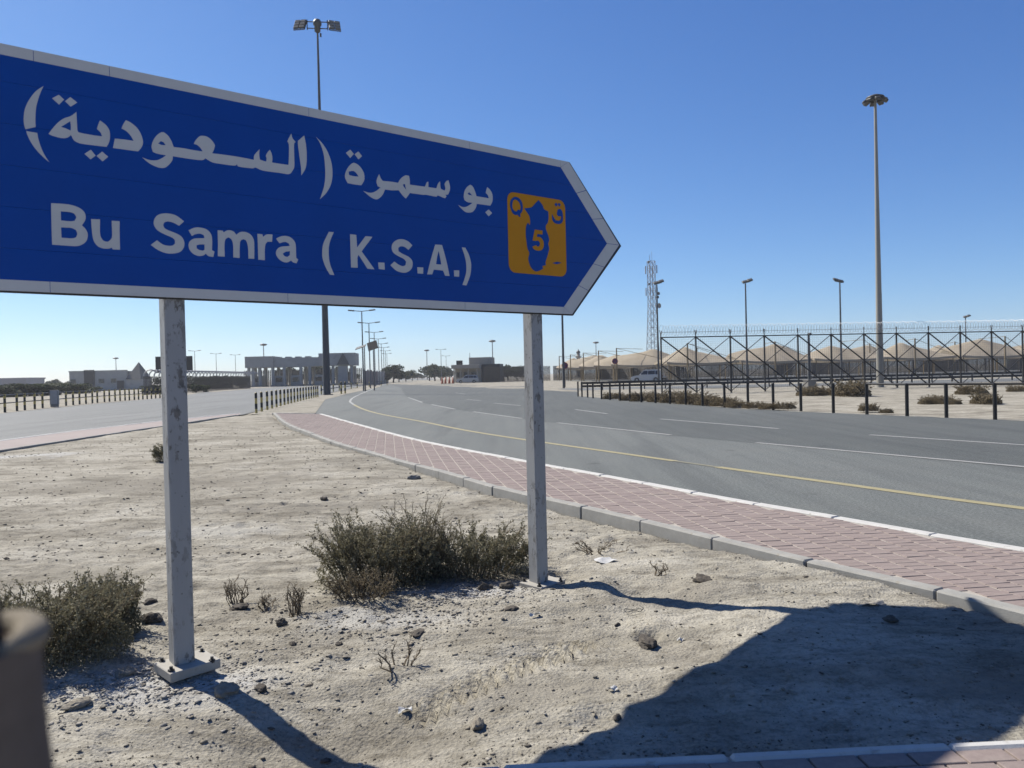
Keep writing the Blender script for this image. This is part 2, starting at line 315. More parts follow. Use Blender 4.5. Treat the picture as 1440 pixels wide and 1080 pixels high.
EMBLEM_GLYPHS=[
('letter',[[(2.295,2.809),(2.304,2.847),(2.335,2.872),(2.373,2.872),(2.403,2.849),(2.414,2.810),(2.406,2.776),(2.387,2.757),(2.390,2.735),(2.376,2.736),(2.365,2.748),(2.335,2.745),(2.310,2.765)],[(2.316,2.815),(2.325,2.846),(2.347,2.855),(2.377,2.842),(2.393,2.811),(2.388,2.784),(2.366,2.785),(2.357,2.771),(2.336,2.772),(2.319,2.789)]]),
('letter_dots',[[(2.723,2.865),(2.740,2.881),(2.756,2.867),(2.741,2.850)],[(2.757,2.869),(2.770,2.883),(2.787,2.870),(2.771,2.853)]]),
('letter',[[(2.745,2.795),(2.755,2.831),(2.781,2.839),(2.801,2.821),(2.807,2.780),(2.801,2.744),(2.773,2.725),(2.726,2.725),(2.699,2.747),(2.696,2.790),(2.713,2.769),(2.731,2.747),(2.769,2.749),(2.785,2.765),(2.789,2.783),(2.756,2.782)]]),
('map_shape',[[(2.567,2.879),(2.584,2.864),(2.606,2.843),(2.619,2.817),(2.659,2.805),(2.661,2.764),(2.652,2.722),(2.633,2.700),(2.632,2.672),(2.654,2.626),(2.662,2.593),(2.652,2.565),(2.660,2.531),(2.650,2.496),(2.635,2.461),(2.620,2.426),(2.624,2.406),(2.588,2.396),(2.596,2.377),(2.550,2.357),(2.515,2.354),(2.480,2.376),(2.463,2.408),(2.455,2.441),(2.466,2.482),(2.449,2.514),(2.442,2.560),(2.436,2.613),(2.441,2.673),(2.459,2.702),(2.476,2.683),(2.481,2.711),(2.474,2.750),(2.453,2.775),(2.427,2.802),(2.476,2.811),(2.502,2.821),(2.530,2.847)]]),
('numeral',[[(2.522,2.658),(2.598,2.657),(2.595,2.628),(2.545,2.628),(2.540,2.606),(2.576,2.606),(2.602,2.581),(2.606,2.547),(2.587,2.515),(2.550,2.505),(2.511,2.512),(2.495,2.531),(2.529,2.544),(2.547,2.534),(2.565,2.544),(2.570,2.564),(2.553,2.580),(2.530,2.575),(2.499,2.575),(2.509,2.616)]]),
('dash',[[(2.689,2.425),(2.736,2.438),(2.783,2.434),(2.735,2.420)]])]

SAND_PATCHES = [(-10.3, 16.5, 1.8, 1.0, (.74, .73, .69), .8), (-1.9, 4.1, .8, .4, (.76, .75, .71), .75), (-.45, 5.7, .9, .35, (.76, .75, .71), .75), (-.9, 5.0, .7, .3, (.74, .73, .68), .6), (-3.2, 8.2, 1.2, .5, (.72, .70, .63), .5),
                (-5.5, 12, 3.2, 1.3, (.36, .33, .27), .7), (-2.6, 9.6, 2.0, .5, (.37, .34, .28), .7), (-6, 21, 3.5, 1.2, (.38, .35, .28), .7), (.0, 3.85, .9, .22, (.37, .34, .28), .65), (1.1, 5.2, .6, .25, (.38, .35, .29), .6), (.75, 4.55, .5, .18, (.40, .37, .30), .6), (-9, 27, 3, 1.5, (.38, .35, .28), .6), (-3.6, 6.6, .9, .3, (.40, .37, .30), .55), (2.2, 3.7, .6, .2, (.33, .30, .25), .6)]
def mat_sand():
    t = NT('sand', .95, .1)
    a = t.ramp(t.noise(.9, 6, .6), [(.3, alb(.36, .33, .27)), (.5, alb(.585, .55, .46)), (.72, alb(.74, .705, .61))])
    st = t.ramp(t.noise(1.6, 7, .72, stretch=(.35, 2.0, 1)), [(.36, (.56, .54, .51)), (.54, (1, 1, 1)), (.75, (1.15, 1.14, 1.12))])
    a = t.mix(.7, a, st, 'MULTIPLY')
    cl = t.ramp(t.noise(9, 6, .8, stretch=(.6, 1.3, 1)), [(.36, (.52, .50, .47)), (.5, (1, 1, 1)), (.7, (1.14, 1.13, 1.1))])
    a = t.mix(.75, a, cl, 'MULTIPLY')
    f = t.ramp(t.noise(38, 5, .75), [(.30, (.52, .50, .47)), (.5, (1, 1, 1)), (.75, (1.12, 1.1, 1.08))])
    a = t.mix(.8, a, f, 'MULTIPLY')
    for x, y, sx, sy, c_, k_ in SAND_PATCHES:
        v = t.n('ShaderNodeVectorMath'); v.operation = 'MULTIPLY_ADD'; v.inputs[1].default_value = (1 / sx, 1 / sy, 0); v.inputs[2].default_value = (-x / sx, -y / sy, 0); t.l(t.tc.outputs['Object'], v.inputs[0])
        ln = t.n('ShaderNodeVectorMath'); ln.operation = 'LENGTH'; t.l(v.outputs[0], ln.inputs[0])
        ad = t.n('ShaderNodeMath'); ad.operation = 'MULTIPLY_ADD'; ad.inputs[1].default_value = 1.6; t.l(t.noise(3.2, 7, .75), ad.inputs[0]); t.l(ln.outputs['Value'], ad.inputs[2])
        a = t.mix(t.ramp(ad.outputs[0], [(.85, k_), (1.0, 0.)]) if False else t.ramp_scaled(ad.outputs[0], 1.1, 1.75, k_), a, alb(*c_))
    peb = t.ramp(t.voro(55), [(.10, 1.), (.20, 0.)])
    msk = t.ramp(t.noise(7, 4, .6), [(.48, 0.), (.62, .65)])
    mm = t.mix(1., peb, msk, 'MULTIPLY')
    a = t.mix(mm, a, alb(.17, .15, .125))
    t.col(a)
    h = t.mix(.5, t.noise(60, 6, .7), t.noise(14, 5, .7))
    h2 = t.mix(.45, t.mix(.25, h, t.voro(55)), t.noise(7, 6, .75, stretch=(.6, 1.3, 1)))
    t.bump(h2, 1.0, .04)
    return t.m
def mat_asphalt(name, c0, c1, lane):
    t = NT(name, .82, .25)
    a = t.ramp(t.noise(.22, 5, .6, stretch=(1, .25, 1)), [(.3, alb(*c0)), (.7, alb(*c1))])
    g = t.ramp(t.noise(30, 6, .95), [(.38, .30), (.5, 1.), (.62, 1.75)])
    a = t.mix(.9, a, g, 'MULTIPLY')
    s = t.ramp(t.voro(48), [(.10, 1.0), (.24, 0.0)])
    a = t.mix(t.mix(1., s, t.ramp(t.noise(23, 2), [(.5, 0.), (.6, .5)]), 'MULTIPLY'), a, alb(.34, .335, .32))
    d = t.ramp(t.noise(.6, 7, .7), [(.5, 0.), (.75, .4)])
    a = t.mix(d, a, alb(*lane))
    a = t.mix(.8, a, t.ramp(t.noise(1.4, 6, .7, stretch=(2.2, .10, 1), rot=-.47), [(.3, (.80, .80, .81)), (.5, (1, 1, 1)), (.7, (1.12, 1.12, 1.10))]), 'MULTIPLY')
    a = t.mix(t.ramp(t.noise(.35, 3, .5, stretch=(3, .2, 1), rot=-.47), [(.55, 0.), (.68, .35)]), a, alb(.10, .105, .105))
    ds_ = t.n('ShaderNodeVectorMath'); ds_.operation = 'ADD'; nz = t.n('ShaderNodeTexNoise'); nz.inputs['Scale'].default_value = 1.5; nz.inputs['Detail'].default_value = 6; t.l(t.tc.outputs['Object'], nz.inputs['Vector'])
    t.l(t.tc.outputs['Object'], ds_.inputs[0]); t.l(nz.outputs['Color'], ds_.inputs[1])
    vc = t.n('ShaderNodeTexVoronoi'); vc.feature = 'DISTANCE_TO_EDGE'; vc.inputs['Scale'].default_value = .22; t.l(ds_.outputs[0], vc.inputs['Vector'])
    a = t.mix(t.mix(1., t.ramp(vc.outputs['Distance'], [(.001, .35), (.004, 0.)]), t.ramp(t.noise(.3, 2), [(.45, 0.), (.55, 1.)]), 'MULTIPLY'), a, alb(.07, .07, .07))
    a = t.mix(t.mix(1., t.ramp(t.voro(.8), [(.05, .55), (.16, 0.)]), t.ramp(t.noise(2, 4), [(.45, 0.), (.6, 1.)]), 'MULTIPLY'), a, alb(.08, .08, .08))
    t.col(a); t.bump(t.noise(110, 3, .7), .5, .006); return t.m
def mat_paver():
    t = NT('red_concrete_paver', .88, .2)
    at_ = t.n('ShaderNodeAttribute'); at_.attribute_name = 'tint'
    a = t.ramp(at_.outputs['Fac'], [(0, alb(.41, .335, .308)), (.35, alb(.435, .355, .327)), (.7, alb(.425, .345, .318)), (1, alb(.455, .375, .347))])
    a = t.mix(.7, a, t.ramp(t.noise(28, 6, .7), [(.3, (.75, .74, .73)), (.6, (1.04, 1.03, 1.02))]), 'MULTIPLY')
    a = t.mix(t.ramp(t.noise(3.1, 6, .7), [(.48, 0.), (.75, .5)]), a, alb(.52, .465, .40))
    t.col(a); t.bump(t.noise(150, 3, .7), .35, .004); return t.m
M = {}
M['sand'] = mat_sand()
M['asphalt'] = mat_asphalt('asphalt', (.185, .200, .190), (.235, .250, .236), (.27, .265, .24))
M['asphalt_dark'] = mat_asphalt('asphalt_dark', (.128, .140, .134), (.172, .184, .176), (.20, .20, .185))
M['asphalt_pale'] = mat_asphalt('asphalt_pale', (.215, .226, .222), (.285, .295, .288), (.32, .315, .30))
M['paver'] = mat_paver()
M['joint'] = worn('joint_sand', (.64, .59, .52), .95, .15, 20, .1, bump=.4, bscale=200)
M['kerb'] = worn('kerb_concrete', (.50, .49, .45), .9, .14, 5, .2, dirt=(.44, .39, .31), dirt_amt=.6, bump=.5, bscale=140)
M['kerb_white'] = worn('pale_kerb', (.82, .81, .77), .85, .10, 5, .2, dirt=(.45, .41, .34), dirt_amt=.55, bump=.3, bscale=120)
M['line_white'] = worn('road_paint_white', (.52, .52, .49), .7, .12, 9, .3, dirt=(.2, .2, .19), dirt_amt=.7)
M['line_yellow'] = worn('road_paint_yellow', (.52, .46, .26), .7, .12, 9, .3, dirt=(.24, .23, .18), dirt_amt=.7)
M['sign_blue'] = worn('sign_blue_sheeting', (.0, .102, .56), .5, .07, 2, .2)
M['sign_white'] = worn('sign_white_sheeting', (1.0, 1.0, .96), .5, .04, 7, .25, dirt=(.88, .85, .77), dirt_amt=.3)
M['sign_orange'] = worn('sign_orange_sheeting', (1.0, .42, .003), .5, .05, 5, .2)
M['sign_back'] = worn('sign_backing', (.10, .10, .105), .6, .1, 4)
def mat_post():
    t = NT('flaking_grey_paint', .55, .4)
    a = t.ramp(t.noise(4, 5, .6, stretch=(1, 1, .3)), [(.3, alb(.50, .50, .485)), (.7, alb(.62, .62, .60))])
    ch = t.ramp(t.noise(17, 8, .72, stretch=(1, 1, .45)), [(.525, 0.), (.565, 1.)])
    zone = t.ramp(t.noise(2.6, 4, .6, stretch=(1, 1, .6)), [(.42, 0.), (.54, 1.)])
    k = t.mix(1., ch, zone, 'MULTIPLY')
    a = t.mix(k, a, t.ramp(t.noise(30, 3), [(.3, alb(.18, .175, .165)), (.7, alb(.32, .29, .25))]))
    sp = t.ramp(t.voro(30), [(.12, 1.), (.18, 0.)])
    a = t.mix(t.mix(1., sp, t.ramp(t.noise(5, 2), [(.5, 0.), (.6, .8)]), 'MULTIPLY'), a, alb(.16, .14, .12))
    t.col(a); t.bump(t.mix(.5, k, t.noise(60, 3)), .3, .004); return t.m
M['post'] = mat_post()
M['steel_dark'] = worn('dark_painted_steel', (.035, .035, .036), .55, .25, 5, .35)
M['black'] = worn('black_paint', (.02, .02, .02), .5, .25, 8, .35, dirt=(.12, .10, .08), dirt_amt=.5)
M['yellow'] = worn('yellow_paint', (.85, .66, .20), .55, .14, 8, .35, dirt=(.32, .26, .16), dirt_amt=.6)
M['galv'] = worn('galvanised_steel', (.34, .35, .36), .5, .14, 4, .5, metal=.3)
M['galv_pale'] = worn('pale_galvanised_steel', (.55, .56, .57), .5, .1, 4, .5, metal=.2)
M['wire'] = worn('fence_wire', (.30, .31, .32), .5, .1, 3, .5, metal=.3)
M['mast'] = worn('mast_steel', (.22, .225, .225), .55, .12, 1.5, .4, dirt=(.14, .13, .12), dirt_amt=.5)
M['mast_tan'] = worn('tan_mast_paint', (.46, .44, .38), .6, .08, .6, .35, dirt=(.36, .33, .28), dirt_amt=.5)
M['fence_brown'] = worn('dark_fence_paint_and_shade', (.13, .115, .095), .8, .2, 1.5, .2)  # palisade paint; on the curved-top fence this dark tone is painted shade
M['mast_dark'] = worn('dark_mast_paint', (.10, .105, .11), .55, .14, 1.5, .4)
M['lamp_body'] = worn('lamp_housing', (.10, .10, .095), .5, .15, 3, .4)
M['lamp_glass'] = worn('lamp_glass', (.42, .36, .25), .25, .1, 5, .5)
M['tower'] = worn('tower_steel', (.52, .53, .56), .5, .1, 2, .4)
M['dish'] = worn('dish_shell', (.55, .52, .46), .5, .08, 2, .4)
def mat_fabric():
    t = NT('tan_shade_fabric', .9, .15)
    a = t.ramp(t.noise(.35, 5, .6), [(.3, alb(.70, .60, .45)), (.7, alb(.86, .75, .58))])
    a = t.mix(.5, a, t.ramp(t.noise(2.5, 6, .7), [(.35, (.8, .78, .75)), (.65, (1, 1, 1))]), 'MULTIPLY')
    t.col(a)
    tr = t.n('ShaderNodeBsdfTranslucent'); t.l(a, tr.inputs[0])
    mx = t.n('ShaderNodeMixShader'); mx.inputs[0].default_value = .3
    o = t.t.nodes['Material Output']; t.l(t.b.outputs[0], mx.inputs[1]); t.l(tr.outputs[0], mx.inputs[2]); t.l(mx.outputs[0], o.inputs[0])
    return t.m
M['fabric'] = mat_fabric()
M['gold_post'] = worn('tan_post_paint', (.40, .30, .16), .6, .12, 2, .3)
M['wall_grey'] = worn('grey_render', (.60, .59, .545), .9, .08, .5, .2, dirt=(.28, .27, .25), dirt_amt=.5)
M['wall_cream'] = worn('cream_render', (.56, .51, .42), .9, .07, .6, .2, dirt=(.44, .39, .31), dirt_amt=.4)
M['wall_pink'] = worn('pinkish_block_wall', (.36, .29, .27), .9, .1, .6, .2, dirt=(.28, .22, .2), dirt_amt=.4)
M['wall_dark'] = worn('dark_cladding', (.055, .058, .06), .7, .15, .5, .3)
M['roof_far'] = worn('bluish_metal_roof', (.22, .22, .27), .6, .08, .3, .4)
M['glass_dark'] = worn('dark_window_glass', (.02, .025, .03), .12, .1, 2, .6)
M['car_silver'] = worn('silver_car_paint', (.60, .61, .62), .28, .03, 2, .5, metal=.25)
M['car_white'] = worn('white_car_paint', (.78, .78, .76), .3, .03, 2, .5)
M['tyre'] = worn('tyre_rubber', (.022, .022, .022), .9, .2, 9, .2)
M['rim'] = worn('wheel_rim', (.5, .5, .51), .35, .06, 9, .5, metal=.6)
M['lamp_red'] = worn('red_lamp_lens', (.35, .02, .015), .25, .1, 9, .5)
M['lens'] = worn('clear_lamp_lens', (.72, .72, .70), .2, .05, 9, .5)
M['cone'] = worn('orange_plastic', (.62, .12, .03), .5, .1, 4, .4)
M['bark'] = worn('bark', (.13, .10, .075), .95, .25, 4, .1)
def mat_leaf(name, a, b, c):
    t = NT(name, .8, .15)
    at_ = t.n('ShaderNodeAttribute'); at_.attribute_name = 'tint'
    k = t.ramp(at_.outputs['Fac'], [(0, alb(*a)), (.5, alb(*b)), (1, alb(*c))])
    t.col(k)
    tr = t.n('ShaderNodeBsdfTranslucent'); t.l(k, tr.inputs[0])
    mx = t.n('ShaderNodeMixShader'); mx.inputs[0].default_value = .25
    o = t.t.nodes['Material Output']; t.l(t.b.outputs[0], mx.inputs[1]); t.l(tr.outputs[0], mx.inputs[2]); t.l(mx.outputs[0], o.inputs[0])
    return t.m
M['leaf_tree'] = mat_leaf('tree_leaves', (.05, .07, .036), (.08, .105, .05), (.12, .145, .07))
M['leaf_scrub'] = mat_leaf('scrub_leaves', (.20, .185, .11), (.33, .30, .185), (.47, .43, .29))
M['leaf_dry'] = mat_leaf('dry_scrub_leaves', (.20, .16, .095), (.31, .25, .155), (.43, .36, .24))
M['twig'] = worn('dry_twigs', (.25, .20, .14), .95, .3, 30, .1)
M['stone'] = worn('dusty_stone', (.40, .36, .29), .95, .3, 30, .1, dirt=(.40, .36, .29), dirt_amt=.7, bump=.6, bscale=150)
M['stone_dark'] = worn('dark_crust_stone', (.16, .142, .12), .95, .3, 30, .1, dirt=(.25, .22, .18), dirt_amt=.6, bump=.6, bscale=150)
M['grit'] = worn('pale_grit', (.46, .43, .375), .95, .35, 25, .1)
M['paper'] = worn('white_paper', (.80, .80, .78), .8, .03, 20, .2)
M['concrete'] = worn('concrete', (.42, .40, .36), .9, .1, 2, .2, dirt=(.33, .29, .23), dirt_amt=.5)
M['sleeve'] = worn('dark_brown_cloth', (.25, .205, .17), .95, .12, 60, .1, bump=.4, bscale=400)
M['sunlit_hem'] = worn('sunlit_hem_tone', (.42, .37, .29), .95, .12, 90, .1, bump=.8, bscale=300)  # sleeve cloth again, with sun on the hem put into its paler colour
M['sign_red'] = worn('prohibition_red', (.38, .03, .03), .5, .05, 3, .4)
M['sign_navy'] = worn('prohibition_blue', (.02, .03, .16), .5, .05, 3, .4)
M['mosque'] = worn('pale_minaret_render', (.46, .42, .36), .9, .08, 1, .2)
M['roof_dark'] = worn('dark_dome', (.07, .08, .085), .5, .1, 1, .4)

# ------------------------------------------------------------------ ground
KERB_Z = .13
NEAR_PX = [(384, 581), (400, 595), (436, 610), (473, 624), (513, 635), (559, 649), (611, 662), (687, 684), (736, 696), (772, 704), (867, 726), (959, 748), (1072, 777), (1200, 806), (1324, 835), (1440, 865)]
ROAD_PX = [(452, 582), (531, 604), (604, 622), (739, 648), (772, 654), (913, 680), (1035, 703), (1200, 731), (1283, 746), (1440, 772)]
K_NEAR = spline([spot(x, y, KERB_Z) for x, y in NEAR_PX] + [Vector((3.35, 3.7, 0)), Vector((3.75, 2.8, 0)), Vector((4.1, 1.6, 0))], 5)
K_ROAD = spline([spot(x, y, KERB_Z) for x, y in ROAD_PX] + [Vector((4.75, 4.9, 0)), Vector((5.4, 3.6, 0)), Vector((6.2, 1.8, 0))], 5)
S_FAR = [Vector(p + (0,)) for p in ((-14.2, 2), (-14.1, 12), (-14.1, 21.4), (-14.2, 25.2), (-13.7, 30.8), (-12.6, 36.3))]
S_NEAR = [Vector(p + (0,)) for p in ((-11.6, 2), (-11.8, 12), (-11.9, 18.1), (-11.95, 21), (-11.98, 26.8), (-12.0, 34.2))]
B_A, B_B = spot(600, 1081, .06), spot(1440, 1040, .06)       # edge of the paving underfoot
bdir = (B_B - B_A).normalized(); bdir.z = 0
B_L = B_A - bdir * 9.0; B_R = B_A + bdir * 3.55
island = [tuple(p[:2]) for p in offset(K_NEAR, -.06)][::-1]   # from beside the camera out to the far tip
island = [(B_L.x, B_L.y), (B_R.x, B_R.y)] + [p for p in island if p[1] > 3.45] + [(-11.2, 36.2), (-11.97, 34)] + [(-11.97, y) for y in (26.8, 21, 18, 12, 4)]

def grow(a, b, step, r, lim):
    core = list(np.arange(a, b + step / 2, step)); s = step; x = core[0]; lo = []
    while x > -lim: s *= r; x -= s; lo.append(x)
    s = step; x = core[-1]; hi = []
    while x < lim: s *= r; x += s; hi.append(x)
    return np.array(lo[::-1] + core + hi)
gx = grow(-5.6, 4.3, .026, 1.05, 3500)
gy1 = list(np.arange(2.6, 9.6, .022)); s_ = .022; y_ = gy1[-1]
while y_ < 6000: s_ *= 1.018; y_ += s_; gy1.append(y_)
gyl = []; s_ = .3; y_ = 2.6
while y_ > -400: y_ -= s_; s_ *= 1.4; gyl.append(y_)
gy = np.array(gyl[::-1] + gy1)
GX, GY = np.meshgrid(gx, gy)
dxs = np.gradient(gx)[None, :] * np.ones_like(GY); dys = np.gradient(gy)[:, None] * np.ones_like(GX)
DS = np.maximum(dxs, dys)
PITS = [(rnd.uniform(-3.5, 3.6), rnd.uniform(3.3, 11), rnd.uniform(.05, .13), rnd.uniform(.006, .022)) for _ in range(150)]
MOUNDS = [(spot(842, 838).x, spot(842, 838).y, .16, .30, .075), (spot(1010, 850).x, spot(1010, 850).y, .30, .22, .045), (spot(920, 850).x, spot(920, 850).y + .1, .3, .12, -.02),
          (-1.1, 5.4, .5, .3, .05), (.2, 5.35, .5, .3, .03), (-2.6, 4.3, .5, .35, .05), (1.6, 4.6, .4, .5, .035), (.6, 3.9, .6, .3, .03), (-.95, 3.45, .75, .40, -.14), (-.2, 9.2, 1.2, .5, .04), (-3.5, 14, 2.4, 1.0, .10), (-8, 16, 3, 1.2, .08)]
def relief(X, Y, ds=None):
    ds = np.zeros_like(X) if ds is None else ds
    h = .025 + .06 * sstep(8, 16, Y) + .10 * sstep(.5, 1.7, X) * sstep(7.5, 5.8, Y) * sstep(3.3, 4.0, Y)
    for sc, amp, sx, sd_ in ((.35, .045, 1, 1), (.9, .030, 1, 2), (2.1, .020, .8, 3), (5.0, .016, .8, 4), (11., .009, .9, 5), (22., .0055, 1, 6), (16., .004, 1, 9)):
        h = h + amp * perlin(X * sc * sx, Y * sc, sd_) * (ds < .5 / sc)
    for sx_, sy_, amp, sd_ in ((.9, 5.5, .009, 31), (2.6, 9., .010, 32), (6., 16., .007, 33), (5., 5., .010, 34)): h = h + amp * perlin(X * sx_, Y * sy_, sd_) * (ds < .4 / sy_)
    r = perlin(X * 8, Y * 8, 11); h = h + .028 * np.maximum(r - .32, 0) * (ds < .06)         # clods
    r = perlin(X * 19, Y * 19, 12); h = h + .03 * np.maximum(r - .30, 0) * (ds < .03)
    w = perlin(X * .8, Y * .8, 13)
    h = h + .004 * np.sin((Y * 1.0 + .35 * X + .5 * w) * 16) * sstep(-.1, .3, perlin(X * .5, Y * .5, 14)) * (ds < .12)
    for x, y, r, d in PITS:
        q = ((X - x) ** 2 + (Y - y) ** 2) / r ** 2
        h = h + np.where(q < 9, -d * np.exp(-q) + d * .5 * np.exp(-(np.sqrt(q) - 1.6) ** 2 * 3), 0)
    for x, y, sx, sy, a in MOUNDS:
        h = h + a * np.exp(-((X - x) / sx) ** 2 - ((Y - y) / sy) ** 2)
    t0, t1 = spot(560, 1010), spot(850, 905); td = (t1 - t0); tl = td.length; td.normalize()  # a tyre's tread pressed into the sand
    s = (X - t0.x) * td.x + (Y - t0.y) * td.y; c = -(X - t0.x) * td.y + (Y - t0.y) * td.x
    k = np.exp(-(c / .1) ** 4) * sstep(0, .15, s) * sstep(tl, tl - .2, s)
    h = h - .012 * k + .028 * k * np.sign(np.sin((s + np.abs(c) * .7) * 80))
    hx, hy = spot(912, 905).x, spot(912, 905).y                                                # a burrow
    h = h - .11 * np.exp(-((X - hx) / .06) ** 2 - ((Y - hy) / .06) ** 2) + .03 * np.exp(-((X - hx - .02) / .1) ** 2 - ((Y - hy - .1) / .06) ** 2)
    return h
ROAD_MAIN = [(4.01, 6.16)] + [tuple(p[:2]) for p in K_ROAD][::-1]
def base_level(X, Y):
    isl = inside(island, X, Y)
    far = -.05 + 0 * X
    return isl, far
ISL, _f = base_level(GX, GY)
right = sstep(2, 6, GX - (4.6 + (54.7 - GY) * .283)) * (GY > 8) * (GY < 400)
left = sstep(1, 4, -31 - .16 * np.maximum(GY - 46, 0) - GX) * (GY > 20)
scrubby = np.maximum(right, left)
Hf = -.05 + scrubby * (.06 + .05 * perlin(GX * .12, GY * .12, 21) + .05 * perlin(GX * .5, GY * .5, 22) * (DS < 1) + .03 * perlin(GX * 1.7, GY * 1.7, 23) * (DS < .4))
HI = relief(GX, GY, DS)
HZ = np.where(ISL, np.clip(HI, -.2, .30), Hf)
V = np.stack([GX, GY, HZ], -1).reshape(-1, 3)
ny, nx = GX.shape; idx = np.arange(ny * nx).reshape(ny, nx)
Q = np.stack([idx[:-1, :-1], idx[:-1, 1:], idx[1:, 1:], idx[1:, :-1]], -1).reshape(-1, 4)
ground = link('sand_ground', np_mesh('sand_ground', V, Q, M['sand'], True)); ground['kind'] = 'structure'
def sand_z(x, y):
    X = np.array([float(x)]); Y = np.array([float(y)])
    if inside(island, X, Y)[0]: return float(np.clip(relief(X, Y), -.2, .30)[0])
    return -.02
def on_sand(px, py):
    p = spot(px, py, .05)
    for _ in range(3): p = spot(px, py, sand_z(p.x, p.y))
    return p

# ------------------------------------------------------------------ roads and their markings
main_left = [tuple(p[:2]) for p in K_ROAD][::-1] + [(-9.3, 36.2), (-14.8, 61), (-18.8, 90), (-22.4, 123), (-34, 212), (-108, 760)]
main_right = [(-78, 760), (-16, 190), (-2.4, 130), (4.2, 91.8), (6.2, 80), (5.6, 66), (4.6, 54.7), (6.96, 42.66), (9.19, 31.67), (11.56, 26.53), (14.03, 21.45), (18, 14), (24, 4), (26, 1.5)]
road = sheet('main_road', M['asphalt'], [main_left + main_right], 0.0, 'structure')
side = sheet('side_road', M['asphalt_pale'], [[(-14.2, 2), (-14.1, 21.4), (-14.2, 25.2), (-13.7, 30.8), (-12.9, 37.5), (-15.2, 52), (-18.2, 72), (-24, 110), (-35, 190), (-36, 206), (-92, 206), (-70, 160), (-45, 112), (-38.7, 90), (-34, 62), (-30.6, 46), (-28.5, 20), (-28, 2)]], -.004, 'structure')
sheet('access_road', M['asphalt_pale'], [[(4.6, 82), (6.0, 71), (30, 66), (120, 70), (120, 84), (30, 80)]], .03, 'structure')
sheet('car_park', M['asphalt_pale'], [[(8, 180), (21, 104), (140, 108), (140, 190)]], .034, 'structure')
lane = [(-30, 190), (-17, 120), (-12.6, 90), (-8.3, 61.6), (-5.7, 48.9), (-4.7, 44.7), (-2.85, 37.8), (-1.84, 34.7), (.25, 28.4), (1.37, 25.4), (3.86, 19.5), (5.2, 16.9), (7.75, 11.9), (10.4, 6.9), (13, 1.8)]
sheet('outer_lanes', M['asphalt_dark'], [lane + [(25.8, 1.8), (24, 4), (18, 14), (14.03, 21.4), (11.5, 26.5), (9.1, 31.7), (6.9, 42.6), (4.55, 54.7), (5.5, 66), (6.1, 80), (4.1, 91.8), (-2.5, 130), (-16, 190)]], .003, None, road)
yl = [(542, 539.5), (520, 548.7), (500, 557.5), (492.5, 563.7), (496, 568), (510, 576), (545, 585), (595, 592.5), (640, 603.3), (737, 618.6), (876, 637.8), (1040, 661.7), (1173, 679), (1306.7, 698.3), (1440, 715)]
ypts = spline([spot(x, y) for x, y in yl] + [Vector((6.4, 7.1, 0)), Vector((8, 4, 0))], 8)
for _ in range(30):
    ypts = [ypts[0]] + [(a + c * 2 + d_) / 4 if k > 26 else c for k, (a, c, d_) in enumerate(zip(ypts, ypts[1:], ypts[2:]))] + [ypts[-1]]
b = MB(); ribbon(b, ypts[:34], .16, .004); b.build('edge_line', M['line_white'], road)
gap1 = [p for p in ypts[33:] if p.y > 13.6]; gap2 = [p for p in ypts[33:] if p.y < 13.1]
gap0 = [p for p in ypts[33:] if 12.7 < p.y < 14.0]; b = MB(); ribbon(b, gap0, .10, .006); b.build('edge_line', worn('faded_yellow_paint', (.36, .34, .24), .7, .12, 9, .3, dirt=(.22, .23, .21), dirt_amt=1.0), road)
b = MB(); ribbon(b, gap1, .16, .005); ribbon(b, gap2, .17, .005); b.build('edge_line', M['line_yellow'], road)
for a, c in (((574, 559), (594, 566)), ((607, 569), (640, 575.5)), ((665, 579), (734, 588.6)), ((784, 594.7), (943, 611.7)), ((1063.6, 622.8), (1470, 659.4)), ((657, 561.7), (676, 563.6)), ((695, 567), (732, 570.5)), ((809, 576), (854, 582)), ((929, 589.4), (1095.5, 603)), ((1223, 611.7), (1480, 628.6)), ((640, 552.5), (655, 554.2))):
    p, q = spot(*a), spot(*c); b = MB(); ribbon(b, [p.lerp(q, i / 4) for i in range(5)], .13, .007); b.build('lane_line', M['line_white'], road)

# ------------------------------------------------------------------ paved footpath with its kerbs
PATH_EDGE = [tuple(p[:2]) for p in K_NEAR] + [tuple(p[:2]) for p in K_ROAD][::-1]
path = sheet('footpath', M['joint'], [[tuple(p[:2]) for p in offset(K_NEAR, .02)] + [tuple(p[:2]) for p in K_ROAD][::-1]], KERB_Z - .0075, 'structure')
def tinted(me, vals):
    a = me.attributes.new('tint', 'FLOAT', 'FACE'); a.data.foreach_set('value', np.array(vals, dtype=np.float32)); return me
def paver_geo(L, W, h, bev=.005):
    x, y = L / 2, W / 2
    vs = [(-x, -y, -h), (x, -y, -h), (x, y, -h), (-x, y, -h), (-x, -y, -bev), (x, -y, -bev), (x, y, -bev), (-x, y, -bev), (-x + bev, -y + bev, 0), (x - bev, -y + bev, 0), (x - bev, y - bev, 0), (-x + bev, y - bev, 0)]
    fs = [(0, 1, 5, 4), (1, 2, 6, 5), (2, 3, 7, 6), (3, 0, 4, 7), (4, 5, 9, 8), (5, 6, 10, 9), (6, 7, 11, 10), (7, 4, 8, 11), (8, 9, 10, 11)]
    return vs, fs
PV, PF = paver_geo(.1875, .0945, .05, .003)
PAVER_MESH = []
for k in range(10):
    me = bpy.data.meshes.new('paver'); me.from_pydata(PV, [], PF); me.materials.append(M['paver']); tinted(me, [k / 9] * 9); PAVER_MESH.append(me)
pa = math.radians(9.0); PU = Vector((math.cos(pa), math.sin(pa), 0)); PW = Vector((-math.sin(pa), math.cos(pa), 0))
cells = []
